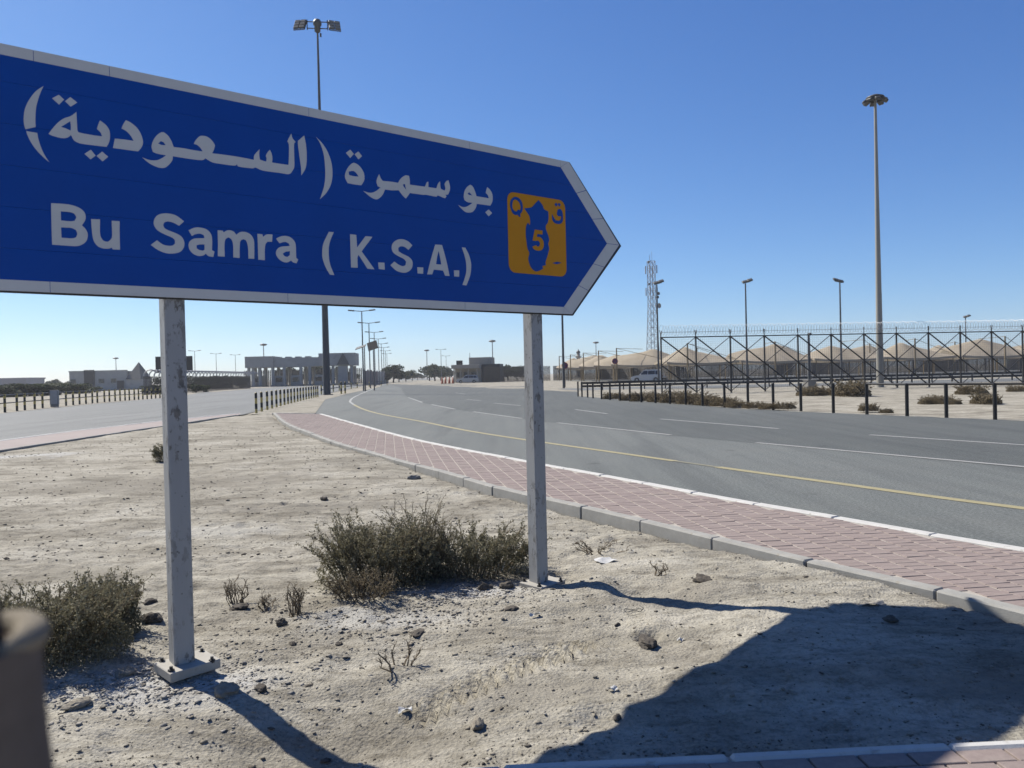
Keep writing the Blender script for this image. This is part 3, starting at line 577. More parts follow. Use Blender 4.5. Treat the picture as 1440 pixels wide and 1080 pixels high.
for i in range(-80, 60):                     # courses along the road, bricks lying across them, every other course shifted
    for j in range(0, 400):
        c = PU * (i * .2) + PW * (j * .1 + (.05 if i % 2 else 0))
        cells.append((c.x, c.y, pa))
cells = np.array(cells)
inner = [tuple(p[:2]) for p in offset(K_NEAR, .045)] + [tuple(p[:2]) for p in offset(K_ROAD, -.02)][::-1]
cells = cells[inside(inner, cells[:, 0], cells[:, 1])]
lim_ = [tuple(p[:2]) for p in offset(K_NEAR, .018)] + [tuple(p[:2]) for p in offset(K_ROAD, .03)][::-1]
ok_ = np.ones(len(cells), bool)
for sx in (-1, 1):
    for sy in (-1, 1):
        cc, ss = np.cos(cells[:, 2]), np.sin(cells[:, 2]); ok_ &= inside(lim_, cells[:, 0] + sx * .095 * cc - sy * .046 * ss, cells[:, 1] + sx * .095 * ss + sy * .046 * cc)
cells = cells[ok_]
cells = cells[np.argsort(np.hypot(cells[:, 0] - .3, cells[:, 1]))]
px_ok = []
far_v = []; far_f = []; far_t = []
cnt = 0
for x, y, rot in cells:
    z = KERB_Z - .003 + rnd.uniform(-.002, .002); tl = rnd.choice(range(10))
    vis = (y > 4.3) and abs(x / y) < .70
    if vis and cnt < 299:
        o = link('paver', PAVER_MESH[tl], path); o.location = (x, y, z); o.rotation_euler = (rnd.uniform(-.012, .012), rnd.uniform(-.012, .012), rot + rnd.uniform(-.012, .012)); cnt += 1
    else:
        c, s = math.cos(rot), math.sin(rot); bse = len(far_v)
        far_v += [(x + vx * c - vy * s, y + vx * s + vy * c, z + vz) for vx, vy, vz in PV]; far_f += [tuple(bse + i for i in f) for f in PF]; far_t += [tl / 9] * 9
me = bpy.data.meshes.new('paver_field'); me.from_pydata(far_v, [], far_f); me.materials.append(M['paver']); tinted(me, far_t)
link('paver_field', me, path)['kind'] = 'stuff'
def kerb_run(line, w, z, h, step, mat, parent, sidew=1, gap=.007, jit=.004):
    st = resample(line, step)
    for a, c in zip(st, st[1:]):
        d = (c - a); L = d.length; d.normalize(); nrm = Vector((-d.y, d.x, 0)) * sidew
        cen = (a + c) / 2 + nrm * w / 2
        b = MB(); b.cbox((0, 0, -h / 2), (L - gap, w, h), .012)
        o = b.build('kerbstone', mat, parent)
        o.location = (cen.x + rnd.uniform(-jit, jit), cen.y + rnd.uniform(-jit, jit), z + rnd.uniform(-jit, jit))
        o.rotation_euler = (rnd.uniform(-.01, .01), rnd.uniform(-.004, .004), math.atan2(d.y, d.x) + rnd.uniform(-.006, .006))
kerb_run([p for p in K_NEAR], .115, KERB_Z + .014, .34, 1.0, M['kerb'], path, 1)
kerb_run([p for p in offset(K_ROAD, -.09)], .115, KERB_Z + .012, .30, 1.0, M['kerb_white'], path, 1)
b = MB(); e0 = Vector((K_NEAR[0].x, K_NEAR[0].y, 0)); e1 = Vector((K_ROAD[0].x, K_ROAD[0].y, 0))
kerb_run([e0 + Vector((-.1, .15, 0)), e1 + Vector((.1, .15, 0))], .13, KERB_Z + .01, .3, .92, M['kerb'], path, 1)

# verge strip on the far side of the sand
strip = sheet('verge_strip', worn('pink_concrete', (.50, .43, .40), .9, .08, 1.2, .2, dirt=(.44, .38, .32), dirt_amt=.6), [[tuple(p[:2]) for p in S_NEAR] + [tuple(p[:2]) for p in S_FAR][::-1]], .125, 'structure')
kerb_run([p for p in S_NEAR], .12, .135, .3, 1.0, M['kerb'], strip, -1 if False else 1)
kerb_run([p for p in S_FAR], .14, .135, .3, 1.0, M['kerb_white'], strip, -1)

# the paving the photographer stands on
near = sheet('pavement', M['joint'], [[tuple((B_L)[:2]), tuple((B_R)[:2]), (B_R.x + .9, -3), (B_L.x - .9, -3)]], .048, 'structure')
kerb_run([B_L + bdir * 3, B_R], .055, .066, .3, .9, M['kerb_white'], near, -1)
bn = Vector((bdir.y, -bdir.x, 0)); ba = math.atan2(bdir.y, bdir.x)
far_v = []; far_f = []; far_t = []
for r in range(0, 26):
    for k in range(-8, 19):
        c = B_A + bdir * (k * .2 + (r % 2) * .1) + bn * (.055 + .052 + r * .1)
        if (c - B_A).dot(bdir) > 3.4: continue
        tl = rnd.choice(range(10)); z = .06 + rnd.uniform(-.002, .002)
        if r < 5:
            o = link('paver', PAVER_MESH[tl], near); o.location = (c.x, c.y, z); o.rotation_euler = (rnd.uniform(-.01, .01), rnd.uniform(-.01, .01), ba + rnd.uniform(-.01, .01))
        else:
            cc, s = math.cos(ba), math.sin(ba); bse = len(far_v)
            far_v += [(c.x + vx * cc - vy * s, c.y + vx * s + vy * cc, z + vz) for vx, vy, vz in PV]; far_f += [tuple(bse + i for i in f) for f in PF]; far_t += [tl / 9] * 9
me = bpy.data.meshes.new('paver_field'); me.from_pydata(far_v, [], far_f); me.materials.append(M['paver']); tinted(me, far_t)
link('paver_field', me, near)['kind'] = 'stuff'

# ------------------------------------------------------------------ the direction sign
SG_A = math.radians(51.0)
sign = empty('direction_sign', (-1.81, 4.20, 0), PI / 2 - SG_A, 'large blue arrow-ended road sign with white Arabic and Latin lettering on two grey posts', 'road sign')
FACE = -.065                                   # local y of the painted face; local x runs along the sign, y away from the camera
def on_face(dep):                              # local xy polygon -> sign plane, extruding towards the viewer
    return Matrix(((1, 0, 0, 0), (0, 0, -1, FACE - dep), (0, 1, 0, 0), (0, 0, 0, 1)))
SB, ST = 2.05, 3.206; TIPX, TIPZ = 3.424, 2.622; COR = 2.885; UL = -1.32
def right_edge(z, inset=0.0):                  # where the arrow edge is at height z
    if z >= TIPZ: return COR + (TIPX - COR) * (ST - z) / (ST - TIPZ) - inset
    return COR + (TIPX - COR) * (z - SB) / (TIPZ - SB) - inset
BW = .052; DIAG = .115
zs = [SB + .002, 2.25, 2.445, 2.64, 2.835, 3.03, ST - .002]
for i in range(6):
    z0, z1 = zs[i] + .0006, zs[i + 1] - .0006
    pts = [(UL, z0), (right_edge(z0, .004), z0)] + ([(TIPX - .004, TIPZ)] if z0 < TIPZ < z1 else []) + [(right_edge(z1, .004), z1), (UL, z1)]
    b = MB(); b.prism([pts], on_face(-.022), .022)
    b.build('plank', M['sign_blue'], sign)
b = MB(); b.prism([[(UL - .012, SB - .006), (COR + .03, SB - .008), (TIPX + .045, TIPZ), (COR + .03, ST + .008), (UL - .012, ST + .006)]], on_face(-.042), .018)
b.build('backing_sheet', M['sign_back'], sign)
def border(p):
    b = MB(); b.prism([p], on_face(0), .0016); return b.build('border_strip', M['sign_white'], sign)
def run(u0, u1, cuts, z0, z1, skew0=0, skew1=0):
    e = [u0] + cuts + [u1]
    for k in range(len(e) - 1):
        a, c = e[k] + (.0012 if k else 0), e[k + 1] - .0012
        border([(a, z0), (c + (skew1 if k == len(e) - 2 else 0), z0), (c, z1), (a, z1)])
in_top, in_bot = COR - .088, COR - .088
run(UL, in_top, [-.62, -.29, .78, 1.95], ST - BW, ST)
run(UL, in_bot, [-.58, .62, 1.88], SB, SB + BW)
TI = TIPX - .145
def diag(a_out, a_in, c_out, c_in, cuts):
    e = [0] + cuts + [1]
    def L(p, q, t): return (p[0] + (q[0] - p[0]) * t, p[1] + (q[1] - p[1]) * t)
    for k in range(len(e) - 1):
        t0, t1 = e[k] + (.003 if k else 0), e[k + 1] - .003
        border([L(a_out, c_out, t0), L(a_out, c_out, t1), L(a_in, c_in, t1), L(a_in, c_in, t0)])
diag((COR - .004, ST), (in_top, ST - BW), (TIPX - .008, TIPZ), (TI, TIPZ), [.33, .67])
diag((COR - .004, SB), (in_bot, SB + BW), (TIPX - .008, TIPZ), (TI, TIPZ), [.33, .67])
border([(in_top + .001, ST), (COR - .006, ST), (in_top + .001, ST - BW + .003)])
border([(in_bot + .001, SB), (COR - .006, SB), (in_bot + .001, SB + BW - .003)])
def smooth_loop(pts, sub=4, lim=48):
    n = len(pts); P = [Vector((x, y)) for x, y in pts]; out = []
    def corner(i):
        a = P[i] - P[i - 1]; c = P[(i + 1) % n] - P[i]
        return a.length < 1e-6 or c.length < 1e-6 or math.degrees(a.angle(c)) > lim
    cr = [corner(i) for i in range(n)]
    for i in range(n):
        p1, p2 = P[i], P[(i + 1) % n]
        out.append((p1.x, p1.y))
        if n < 6: continue
        t1 = (p2 - p1) if cr[i] else (p2 - P[i - 1]) / 2
        t2 = (p2 - p1) if cr[(i + 1) % n] else (P[(i + 2) % n] - p1) / 2
        for k in range(1, sub):
            t = k / sub; h = p1 * (2 * t ** 3 - 3 * t * t + 1) + t1 * (t ** 3 - 2 * t * t + t) + p2 * (-2 * t ** 3 + 3 * t * t) + t2 * (t ** 3 - t * t)
            out.append((h.x, h.y))
    return out
def area(l): return sum(l[i][0] * l[(i + 1) % len(l)][1] - l[(i + 1) % len(l)][0] * l[i][1] for i in range(len(l))) / 2
def glyph(name, loops, dep, mat, parent, th=.0014):
    b = MB(); loops = [smooth_loop(l) for l in loops]
    hole = [inside(loops[0], np.array([l[0][0]]), np.array([l[0][1]]))[0] for l in loops]
    outer = [l for l, h in zip(loops, hole) if not h or l is loops[0]]
    holes = [l for l, h in zip(loops, hole) if h and l is not loops[0]]
    b.prism([outer[0]] + holes, on_face(dep), th)
    for l in outer[1:]: b.prism([l], on_face(dep), th)
    return b.build(name, mat, parent)
for name, loops in SIGN_GLYPHS: glyph(name, loops, 0, M['sign_white'], sign)
def rrect(x0, z0, x1, z1, r, n=6):
    out = []
    for cx, cz, a in ((x1 - r, z1 - r, 0), (x0 + r, z1 - r, 90), (x0 + r, z0 + r, 180), (x1 - r, z0 + r, 270)):
        for k in range(n + 1):
            t = math.radians(a + 90 * k / n); out.append((cx + r * math.cos(t), cz + r * math.sin(t)))
    return out
b = MB(); b.prism([rrect(2.272, 2.330, 2.833, 2.906, .06)], on_face(0), .0016); emb = b.build('route_emblem', M['sign_orange'], sign)
for name, loops in EMBLEM_GLYPHS:
    glyph(name, loops, .0017 if name != 'numeral' else .0032, M['sign_orange'] if name == 'numeral' else M['sign_blue'], emb)
PS = .106
for u, zb in ((0.0, sand_z(-1.81, 4.20)), (2.55, 0.0)):
    wp = sign.matrix_basis @ Vector((u, 0, 0)) if False else Matrix.Translation(sign.location) @ Matrix.Rotation(PI / 2 - SG_A, 4, 'Z') @ Vector((u, .012, 0))
    zb = sand_z(wp.x, wp.y)
    b = MB(); b.cbox((0, 0, (3.12 - zb) / 2), (PS, PS, 3.12 - zb - .01), .007)
    po = b.build('post', M['post'], sign); po.location = (u, .012, zb)
    tilt = .05 if u < 1 else 0
    b = MB(); b.cbox((0.02, -.02, .03 if u < 1 else .012), (.27, .22, .05 if u < 1 else .03), .004)
    bp = b.build('base_plate', worn('white_base_plate', (.62, .59, .52), .8, .1, 12, .2, dirt=(.5, .44, .36), dirt_amt=.6) if u < 1 else bp.data.materials[0], po)
    bp.location = (0, 0, .01); bp.rotation_euler = (.03, -.02, .12)
    for sx in (-1, 1):
        for sy in (-1, 1):
            b = MB(); b.tube((sx * .105 + .02, sy * .085 - .02, .02), (sx * .105 + .02, sy * .085 - .02, .085 if u < 1 else .06), .009, n=8); b.tube((sx * .105 + .02, sy * .085 - .02, .055 if u < 1 else .027), (sx * .105 + .02, sy * .085 - .02, .07 if u < 1 else .042), .017, n=6, smooth=False)
            b.build('bolt', M['steel_dark'], po)
for z in (2.30, 2.96):
    b = MB(); b.cbox((.74, FACE + .052, z), (4.0, .018, .05), .003); b.build('rail', M['galv'], sign)

# ------------------------------------------------------------------ grit, stones, litter on the sand
def ico():
    bm = bmesh.new(); bmesh.ops.create_icosphere(bm, subdivisions=1, radius=1)
    bm.verts.index_update()
    v = np.array([x.co[:] for x in bm.verts]); f = np.array([[q.index for q in p.verts] for p in bm.faces]); bm.free(); return v, f
IV, IF = ico()
def scatter(name, n, size, mat, where, seed, parent=None, flat=.6):
    g = np.random.RandomState(seed); P = where(g, n * 3); P = P[inside(island, P[:, 0], P[:, 1])][:n]; n = len(P)
    Z = np.clip(relief(P[:, 0], P[:, 1]), -.2, .3)
    S = size[0] * (size[1] / size[0]) ** (g.rand(n) ** 2.9)
    jit = 1 + (g.rand(n, len(IV), 1) - .5) * 1.2
    sc = np.stack([S * (.7 + g.rand(n) * .8), S * (.7 + g.rand(n) * .8), S * flat * (.6 + g.rand(n) * .7)], -1)
    V = IV[None] * jit * sc[:, None, :]
    a = g.rand(n) * 2 * PI; c, s = np.cos(a)[:, None], np.sin(a)[:, None]
    V = np.stack([V[..., 0] * c - V[..., 1] * s, V[..., 0] * s + V[..., 1] * c, V[..., 2]], -1)
    V += np.stack([P[:, 0], P[:, 1], Z + S * .15], -1)[:, None, :]
    F = (IF[None] + (np.arange(n) * len(IV))[:, None, None]).reshape(-1, 3)
    o = link(name, np_mesh(name, V.reshape(-1, 3), F, mat), parent); o['kind'] = 'stuff'; return o
def near_area(g, n):
    y = 3.2 + (g.rand(n) ** 1.7) * 9; x = (g.rand(n) - .5) * y * 1.45; return np.stack([x, y], -1)
def blob(cx, cy, sx, sy):
    return lambda g, n: np.stack([cx + g.randn(n) * sx, cy + g.randn(n) * sy], -1)
scatter('gravel', 4000, (.0025, .012), M['stone'], near_area, 1, flat=.5)
scatter('fine_grit', 4500, (.002, .007), M['stone_dark'], near_area, 2)
def mid_area(g, n):
    y = 7 + (g.rand(n) ** 1.3) * 20; x = -13 + g.rand(n) * 15; return np.stack([x, y], -1)
scatter('crumbs', 2600, (.005, .02), M['stone_dark'], mid_area, 6, flat=.5)
scatter('crumbs', 4500, (.005, .02), M['stone'], mid_area, 7, flat=.5)
def clusters(g, n):
    c = near_area(g, 60); k = g.randint(0, 60, n); return c[k] + g.randn(n, 2) * .16
scatter('crust_flakes', 350, (.004, .018), M['stone_dark'], clusters, 8, flat=.3)
scatter('crust_flakes', 800, (.003, .014), M['grit'], clusters, 9, flat=.35)
c1 = spot(190, 965); c2 = spot(620, 840); c3 = spot(520, 880)
scatter('pale_chips', 3600, (.003, .015), M['grit'], blob(c1.x, c1.y, .5, .22), 3, flat=.35)
scatter('pale_chips', 3600, (.003, .014), M['grit'], blob(c2.x, c2.y, .42, .22), 4, flat=.35)
scatter('pale_chips', 2500, (.003, .015), M['stone'], blob(c3.x, c3.y, .6, .4), 5, flat=.4)
def rock(px, py, w, label, mat, flat=.6, seed=0):
    p = on_sand(px, py); g = random.Random(seed)
    bm = bmesh.new(); bmesh.ops.create_icosphere(bm, subdivisions=3, radius=1)
    off = Vector((g.random() * 50, g.random() * 50, g.random() * 50))
    from mathutils import noise as mn
    ax, ay = .8 + g.random() * .5, .6 + g.random() * .4
    for v in bm.verts:
        n = 1 + .45 * mn.noise(v.co * 1.1 + off) + .22 * mn.noise(v.co * 2.7 + off)
        v.co = Vector((v.co.x * ax, v.co.y * ay, v.co.z * flat)) * n * w / 2
    me = bpy.data.meshes.new('stone'); bm.to_mesh(me); bm.free(); me.materials.append(mat)
    o = link('stone', me); o.location = (p.x, p.y, p.z + w * flat * .18); o.rotation_euler = (0, 0, g.random() * 6)
    tag(o, label, 'stone', 'loose stones on the sand'); return o
S_, D_ = M['stone'], M['stone_dark']
for k, (px, py, w, lab, mt, fl) in enumerate([
    (214, 874, .15, 'dark lump of crusted earth just left of the left signpost', D_, .6),
    (212, 848, .10, 'small dark stone beside the left signpost above the bigger lump', D_, .5),
    (318, 974, .14, 'grey rough stone beside the base plate of the left signpost', S_, .5),
    (396, 879, .065, 'dark upright stone below the small dry seedlings', D_, .9),
    (412, 907, .05, 'small dark stone in open sand right of the left signpost', D_, .6),
    (367, 970, .06, 'dark stone near the shadow of the left signpost', D_, .7),
    (436, 966, .07, 'flat dark stone lying right of the left post shadow', D_, .35),
    (477, 907, .05, 'small flat brown stone on the pale grit', D_, .5),
    (588, 891, .11, 'flat dark stone below the big scrub bush', D_, .3),
    (683, 830, .08, 'pointed dark stone left of the right signpost base', D_, 1.0),
    (712, 827, .11, 'broad dark stone nearest the right signpost base plate', D_, .6),
    (720, 858, .10, 'flat stone in front of the right signpost base', D_, .35),
    (988, 818, .16, 'dark stone with a flat back below the kerb', D_, .45),
    (672, 1021, .075, 'dark stone with a pale top near the bottom of the sand', S_, .7),
    (868, 1011, .05, 'stone at the edge of the sign shadow', D_, .6),
    (1252, 872, .09, 'stone lying inside the big sign shadow', D_, .4),
    (108, 993, .12, 'brown flat stone at the foot of the left scrub bush', S_, .4),
    (175, 948, .12, 'brownish slab of stone left of the left base plate', S_, .4),
    (338, 856, .13, 'dark clod under the dry seedling near the left signpost', D_, .4),
    (456, 702, .10, 'small dark stone on bare sand behind the scrub', D_, .5),
    (581, 674, .16, 'pale pebble on smooth sand near the footpath kerb', M['grit'], .6),
    (912, 907, .15, 'dark crumbly clod sitting in the burrow in the middle of the sand', D_, .45),
    (868, 880, .035, 'tiny dark stone uphill of the burrow', D_, .7)]):
    rock(px, py, w, lab, mt, fl, k)
def scrap(px, py, w, h, rz, label, name='paper_scrap', mat='paper'):
    p = on_sand(px, py); n = 6; b = MB(); vs = []
    g = random.Random(px)
    for j in range(n + 1):
        for i in range(n + 1):
            x = (i / n - .5) * w; y = (j / n - .5) * h
            vs.append((x + g.uniform(-1, 1) * w * .03, y + g.uniform(-1, 1) * h * .03, .012 + .010 * math.sin(i * .9 + px) * math.cos(j * .7) + g.uniform(0, .003)))
    top = [(j * (n + 1) + i, j * (n + 1) + i + 1, (j + 1) * (n + 1) + i + 1, (j + 1) * (n + 1) + i) for j in range(n) for i in range(n)]
    b.add(vs, top); b.add([(x, y, z - .0008) for x, y, z in vs], [f[::-1] for f in top])
    o = b.build(name, M[mat]); o.location = (p.x, p.y, p.z + .004); o.rotation_euler = (.05, -.04, rz)
    tag(o, label, 'litter', 'litter on the sand')
scrap(851, 790, .15, .13, .35, 'white sheet of paper lying on the sand right of the right signpost')
scrap(570, 1002, .065, .035, .1, 'crumpled white scrap beside the tyre marks')
scrap(957, 903, .035, .025, .4, 'small white scrap right of the burrow')
scrap(710, 941, .09, .018, .3, 'narrow pale strip lying on the sand below the right signpost')
scrap(862, 972, .045, .025, 0, 'small pale flake near the edge of the sign shadow')
scrap(752, 867, .075, .022, .4, 'curled pale strip in front of the right signpost')
scrap(1225, 852, .16, .05, .1, 'pale flattened rag just above the sign shadow near the kerb', 'rag', 'grit')
b = MB(); pw = on_sand(890, 862)
b.path([(.055 * math.cos(t), .03 * math.sin(t), .012 + .006 * math.sin(3 * t)) for t in [i * 2 * PI / 22 * .92 for i in range(23)]] + [(.075, .03, .015), (.055, .065, .02)], .0022, 5)
o = b.build('wire_loop', M['steel_dark']); o.location = pw + Vector((0, 0, .006)); tag(o, 'thin dark loop of wire lying on the sand above the burrow', 'wire')

# ------------------------------------------------------------------ scrub
def shrub_mesh(seed, rx, ry, h, nst, nleaf, leaf=.009, upright=.5, fill=.2):
    g = random.Random(seed); st = MB(); tips = []
    LV, LT = [], []
    for k in range(nst):
        a = g.random() * 2 * PI; q = math.sqrt(g.random())
        bx, by = rx * .55 * q * math.cos(a) , ry * .55 * q * math.sin(a)
        lean = (1 - upright) * (.5 + g.random() * .9)
        ex, ey = bx + rx * .62 * lean * 1.3 * math.cos(a) + g.gauss(0, .05 * rx), by + ry * .62 * lean * 1.3 * math.sin(a) + g.gauss(0, .05 * ry)
        hh = h * (.55 + .5 * g.random()) * (1 - .35 * q * q)
        p0 = Vector((bx, by, -.02)); p3 = Vector((ex, ey, hh)); mid = p0.lerp(p3, .5) + Vector((g.gauss(0, .03), g.gauss(0, .03), h * .08))
        pts = [p0, p0.lerp(mid, .5) + Vector((g.gauss(0, .01), g.gauss(0, .01), .01)), mid, mid.lerp(p3, .5) + Vector((g.gauss(0, .012), g.gauss(0, .012), .015)), p3]
        r0 = .0035 + .003 * g.random()
        st.path(pts, [r0, r0 * .85, r0 * .7, r0 * .5, r0 * .25], 3, False)
        for _ in range(5):
            t = .3 + .65 * g.random(); i = min(3, int(t * 4)); s = pts[i].lerp(pts[i + 1], t * 4 - i)
            d = (p3 - p0).normalized() + Vector((g.gauss(0, .6), g.gauss(0, .6), g.gauss(.15, .35)))
            e = s + d.normalized() * h * (.12 + .22 * g.random())
            m_ = s.lerp(e, .5) + Vector((g.gauss(0, .008), g.gauss(0, .008), .008))
            st.path([s, m_, e], [r0 * .45, r0 * .35, r0 * .2], 3, False); tips.append((s, m_, e))
        tips.append((pts[2], pts[3], pts[4]))
    for _ in range(nleaf):
        s, m_, e = g.choice(tips); t = g.random()
        p = s.lerp(m_, t * 2) if t < .5 else m_.lerp(e, t * 2 - 1)
        if g.random() < fill:
            a_ = g.random() * 6.283; q_ = math.sqrt(g.random()); p = Vector((rx * q_ * .9 * math.cos(a_), ry * q_ * .9 * math.sin(a_), h * .8 * (1 - q_ * q_ * .7) * g.random()))
        p = p + Vector((g.gauss(0, .008), g.gauss(0, .008), g.gauss(0, .008)))
        if p.z < .01: continue
        d = Vector((g.gauss(0, 1), g.gauss(0, 1), g.gauss(.5, 1))).normalized(); w = d.orthogonal().normalized()
        w = (Matrix.Rotation(g.random() * 6.28, 3, d) @ w) * leaf * .42 * (.6 + g.random())
        L = d * leaf * (.7 + g.random() * 1.1)
        LV += [p - w, p + w, p + L]; LT.append(g.random() * .75 + .25 * min(1, p.z / h))
    LV = np.array([v[:] for v in LV]); LF = np.arange(len(LV)).reshape(-1, 3)
    return st, LV, LF, LT
def shrub(name, loc, seed, rx, ry, h, nst, nleaf, label, cat='shrub', group=None, leaf=.009, upright=.5, lm='leaf_scrub', rz=0, fill=.2):
    root = empty(name, loc, rz, label, cat, group)
    st, LV, LF, LT = shrub_mesh(seed, rx, ry, h, nst, nleaf, leaf, upright, fill)
    st.build('stems', M['twig'], root)
    me = np_mesh('foliage', LV, LF, M[lm]); tinted(me, LT); link('foliage', me, root)
    return root
GS = 'scrub bushes by the sign'
shrub('scrub_bush', on_sand(528, 822), 1, .50, .40, .52, 130, 26000, 'large olive brown scrub bush left of the right signpost, the tallest of the clump', 'bush', GS, leaf=.012, fill=.25)
shrub('scrub_bush', on_sand(664, 806), 2, .58, .36, .40, 110, 23000, 'low wide scrub bush directly behind and left of the right signpost', 'bush', GS, leaf=.012, fill=.3)
shrub('scrub_bush', on_sand(588, 815), 7, .30, .26, .62, 45, 4000, 'sparse twiggy bush with tall bare tips between two denser ones', 'bush', GS)
shrub('scrub_bush', on_sand(70, 922), 3, .50, .34, .41, 130, 30000, 'olive brown scrub bush at the left edge of the sand', 'bush', GS, leaf=.011, fill=.45)
shrub('scrub_bush', on_sand(152, 893), 4, .22, .22, .38, 70, 14000, 'rounded scrub bush left of the left signpost', 'bush', GS, leaf=.011, fill=.45)
shrub('scrub_bush', on_sand(236, 649), 5, .32, .25, .36, 50, 3500, 'small brown bush half hidden behind the left signpost', 'bush', GS, leaf=.02)
shrub('scrub_bush', on_sand(512, 842), 8, .26, .16, .20, 50, 3500, 'low pale tuft in front of the tallest scrub bush', 'bush', GS, lm='leaf_dry')
GD = 'dry seedlings on the sand'
shrub('seedling', on_sand(334, 850), 11, .10, .09, .19, 14, 240, 'dry twiggy seedling just right of the left signpost', 'plant', GD, .007, .7, 'leaf_dry', 0, 0)
shrub('seedling', on_sand(376, 858), 12, .07, .07, .13, 9, 120, 'thin dry seedling between two larger seedlings', 'plant', GD, .007, .7, 'leaf_dry', 0, 0)
shrub('seedling', on_sand(415, 866), 13, .11, .09, .22, 16, 320, 'dry seedling standing left of the big scrub clump', 'plant', GD, .007, .7, 'leaf_dry', 0, 0)
shrub('seedling', on_sand(562, 938), 14, .14, .12, .13, 8, 40, 'bare twig sprig alone in open sand', 'plant', GD, .006, .25, 'leaf_dry', 0, 0)
shrub('seedling', on_sand(925, 808), 15, .07, .07, .10, 7, 60, 'tiny dry sprig below the kerb right of the paper', 'plant', GD, .006, .6, 'leaf_dry', 0, 0)
shrub('seedling', on_sand(842, 776), 16, .20, .12, .09, 14, 260, 'flattened dry weed at the foot of the kerb', 'plant', GD, .008, .15, 'leaf_dry', 0, 0)

# scrub along the right-hand fence: two meshes, copied
far_a = shrub('dry_bush', (0, 0, -50), 31, .9, .7, .75, 50, 4200, 'x', 'bush', None, .05, .55, 'leaf_dry', 0, .7)
far_b = shrub('dry_bush', (0, 0, -50), 32, .9, .7, .65, 50, 4200, 'x', 'bush', None, .05, .55, 'leaf_dry', 0, .7)
GF = 'dry bushes behind the roadside railing'
spots = [(862, 561, 1.0, 0, 'leftmost tuft of the brown scrub strip behind the railing'), (884, 563, 1.1, 1, 'second tuft from the left of the brown scrub strip behind the railing'),
 (906, 564, 1.3, 0, 'third tuft from the left of the brown scrub strip behind the railing'), (928, 565, 1.3, 1, 'tuft of the brown scrub strip in line with the first big fence post'),
 (952, 566, 1.5, 0, 'thick middle tuft of the brown scrub strip behind the railing'), (975, 568, 1.4, 0, 'tuft right of the middle of the brown scrub strip'),
 (998, 569, 1.3, 1, 'third last tuft of the brown scrub strip behind the railing'), (1018, 571, 1.0, 0, 'second last tuft of the brown scrub strip behind the railing'),
 (1034, 572, .8, 1, 'rightmost tuft of the brown scrub strip behind the railing'),
 (1059, 574, .7, 0, 'small lone bush between two railing posts right of the scrub strip'), (1079, 575, .7, 1, 'low dark bush on the verge right of the lone bush'),
 (1103, 575, .7, 0, 'little bush at the road edge left of a railing post'), (1140, 557, 1.5, 1, 'wide greenish bush in front of the concrete block'),
 (1162, 556, 1.1, 1, 'green bush right of the concrete block'), (1195, 557, 1.9, 0, 'wide dry bush at the foot of the tall tan light mast'),
 (1221, 578, .6, 0, 'small grey bush growing at the foot of a railing post'), (1246, 581, .4, 1, 'tiny dark bush on the sand right of the tall mast'),
 (1305, 568, .7, 1, 'small bush in open sand left of a railing post'), (1322, 568, .8, 0, 'rounded bush right against a railing post in open sand'),
 (1341, 569, .6, 1, 'tiny bush in open sand right of a railing post'), (1366, 555, 1.2, 0, 'largest bush on the open sand near the security fence'),
 (1386, 568, 1.1, 1, 'spreading bush just left of the last railing post'), (1430, 551, .8, 0, 'small bush at the far right edge under the fence')]
for k, (px, py, s, w, lab) in enumerate(spots):
    src = (far_a, far_b)[w]; o = src if k in (0, 1) and w == k else copy_tree(src)
    p = spot(px, py, .0); o.location = (p.x, p.y, .0); o.scale = (s * .8, s * .8, s * .6 if k < 12 else s * .7); o.rotation_euler = (0, 0, k * 1.7)
    tag(o, lab, 'bush', GF)

# ------------------------------------------------------------------ railings and bollards
def banded(parent, h, r, bands, square=False):
    z = 0
    for frac, mname in bands:
        b = MB(); z1 = z + h * frac
        if square: b.box((0, 0, (z + z1) / 2), (r * 2, r * 2, z1 - z))
        else: b.tube((0, 0, z), (0, 0, z1), r, n=10, caps=True)
        b.build('band', M[mname], parent); z = z1
def railing(label, feet, h, r, bands, rails, mat, group=None):
    """posts with coloured bands and one or more rails between them"""
    root = empty('railing', feet[0], 0, label, 'railing', group)
    base = Vector(feet[0]); proto = None
    for p in feet:
        if proto is None:
            pb = MB(); pb.tube((0, 0, -.1), (0, 0, h), r, n=10); proto = pb.build('post', M[bands[0][1]], root); o = proto
            banded2(proto, h, r, bands)
        else: o = copy_tree(proto, root)
        o.location = Vector(p) - base
    for z, rr, rng in rails:
        for i in range(len(feet) - 1):
            if rng and not (rng[0] <= i < rng[1]): continue
            b = MB(); b.tube(Vector(feet[i]) - base + Vector((0, 0, z)), Vector(feet[i + 1]) - base + Vector((0, 0, z)), rr, n=6); b.build('rail', mat, root)
    return root
def banded2(parent, h, r, bands):
    z = 0
    for frac, mname in bands:
        z1 = z + h * frac
        if mname != bands[0][1]:
            b = MB(); b.tube((0, 0, z), (0, 0, z1), r + .003, n=10); b.build('band', M[mname], parent)
        z = z1
rf = [(813, 557.5), (818.5, 558.2), (826.5, 559), (834, 560), (846, 561.5), (858, 562.5), (872, 563.6), (886, 564.6), (902, 565.8), (922, 567), (942.5, 568), (964.5, 569), (988, 570.3), (1019, 571.5), (1052, 573), (1087.5, 575), (1126.4, 576.4), (1172, 578.8), (1219.2, 580.8), (1275.7, 584.7), (1331, 586), (1399.4, 587.8)]
rfeet = [tuple(spot(x, y)) for x, y in rf]
d = (Vector(rfeet[-1]) - Vector(rfeet[-2])); rfeet.append(tuple(Vector(rfeet[-1]) + d)); rfeet.append(tuple(Vector(rfeet[-1]) + d))
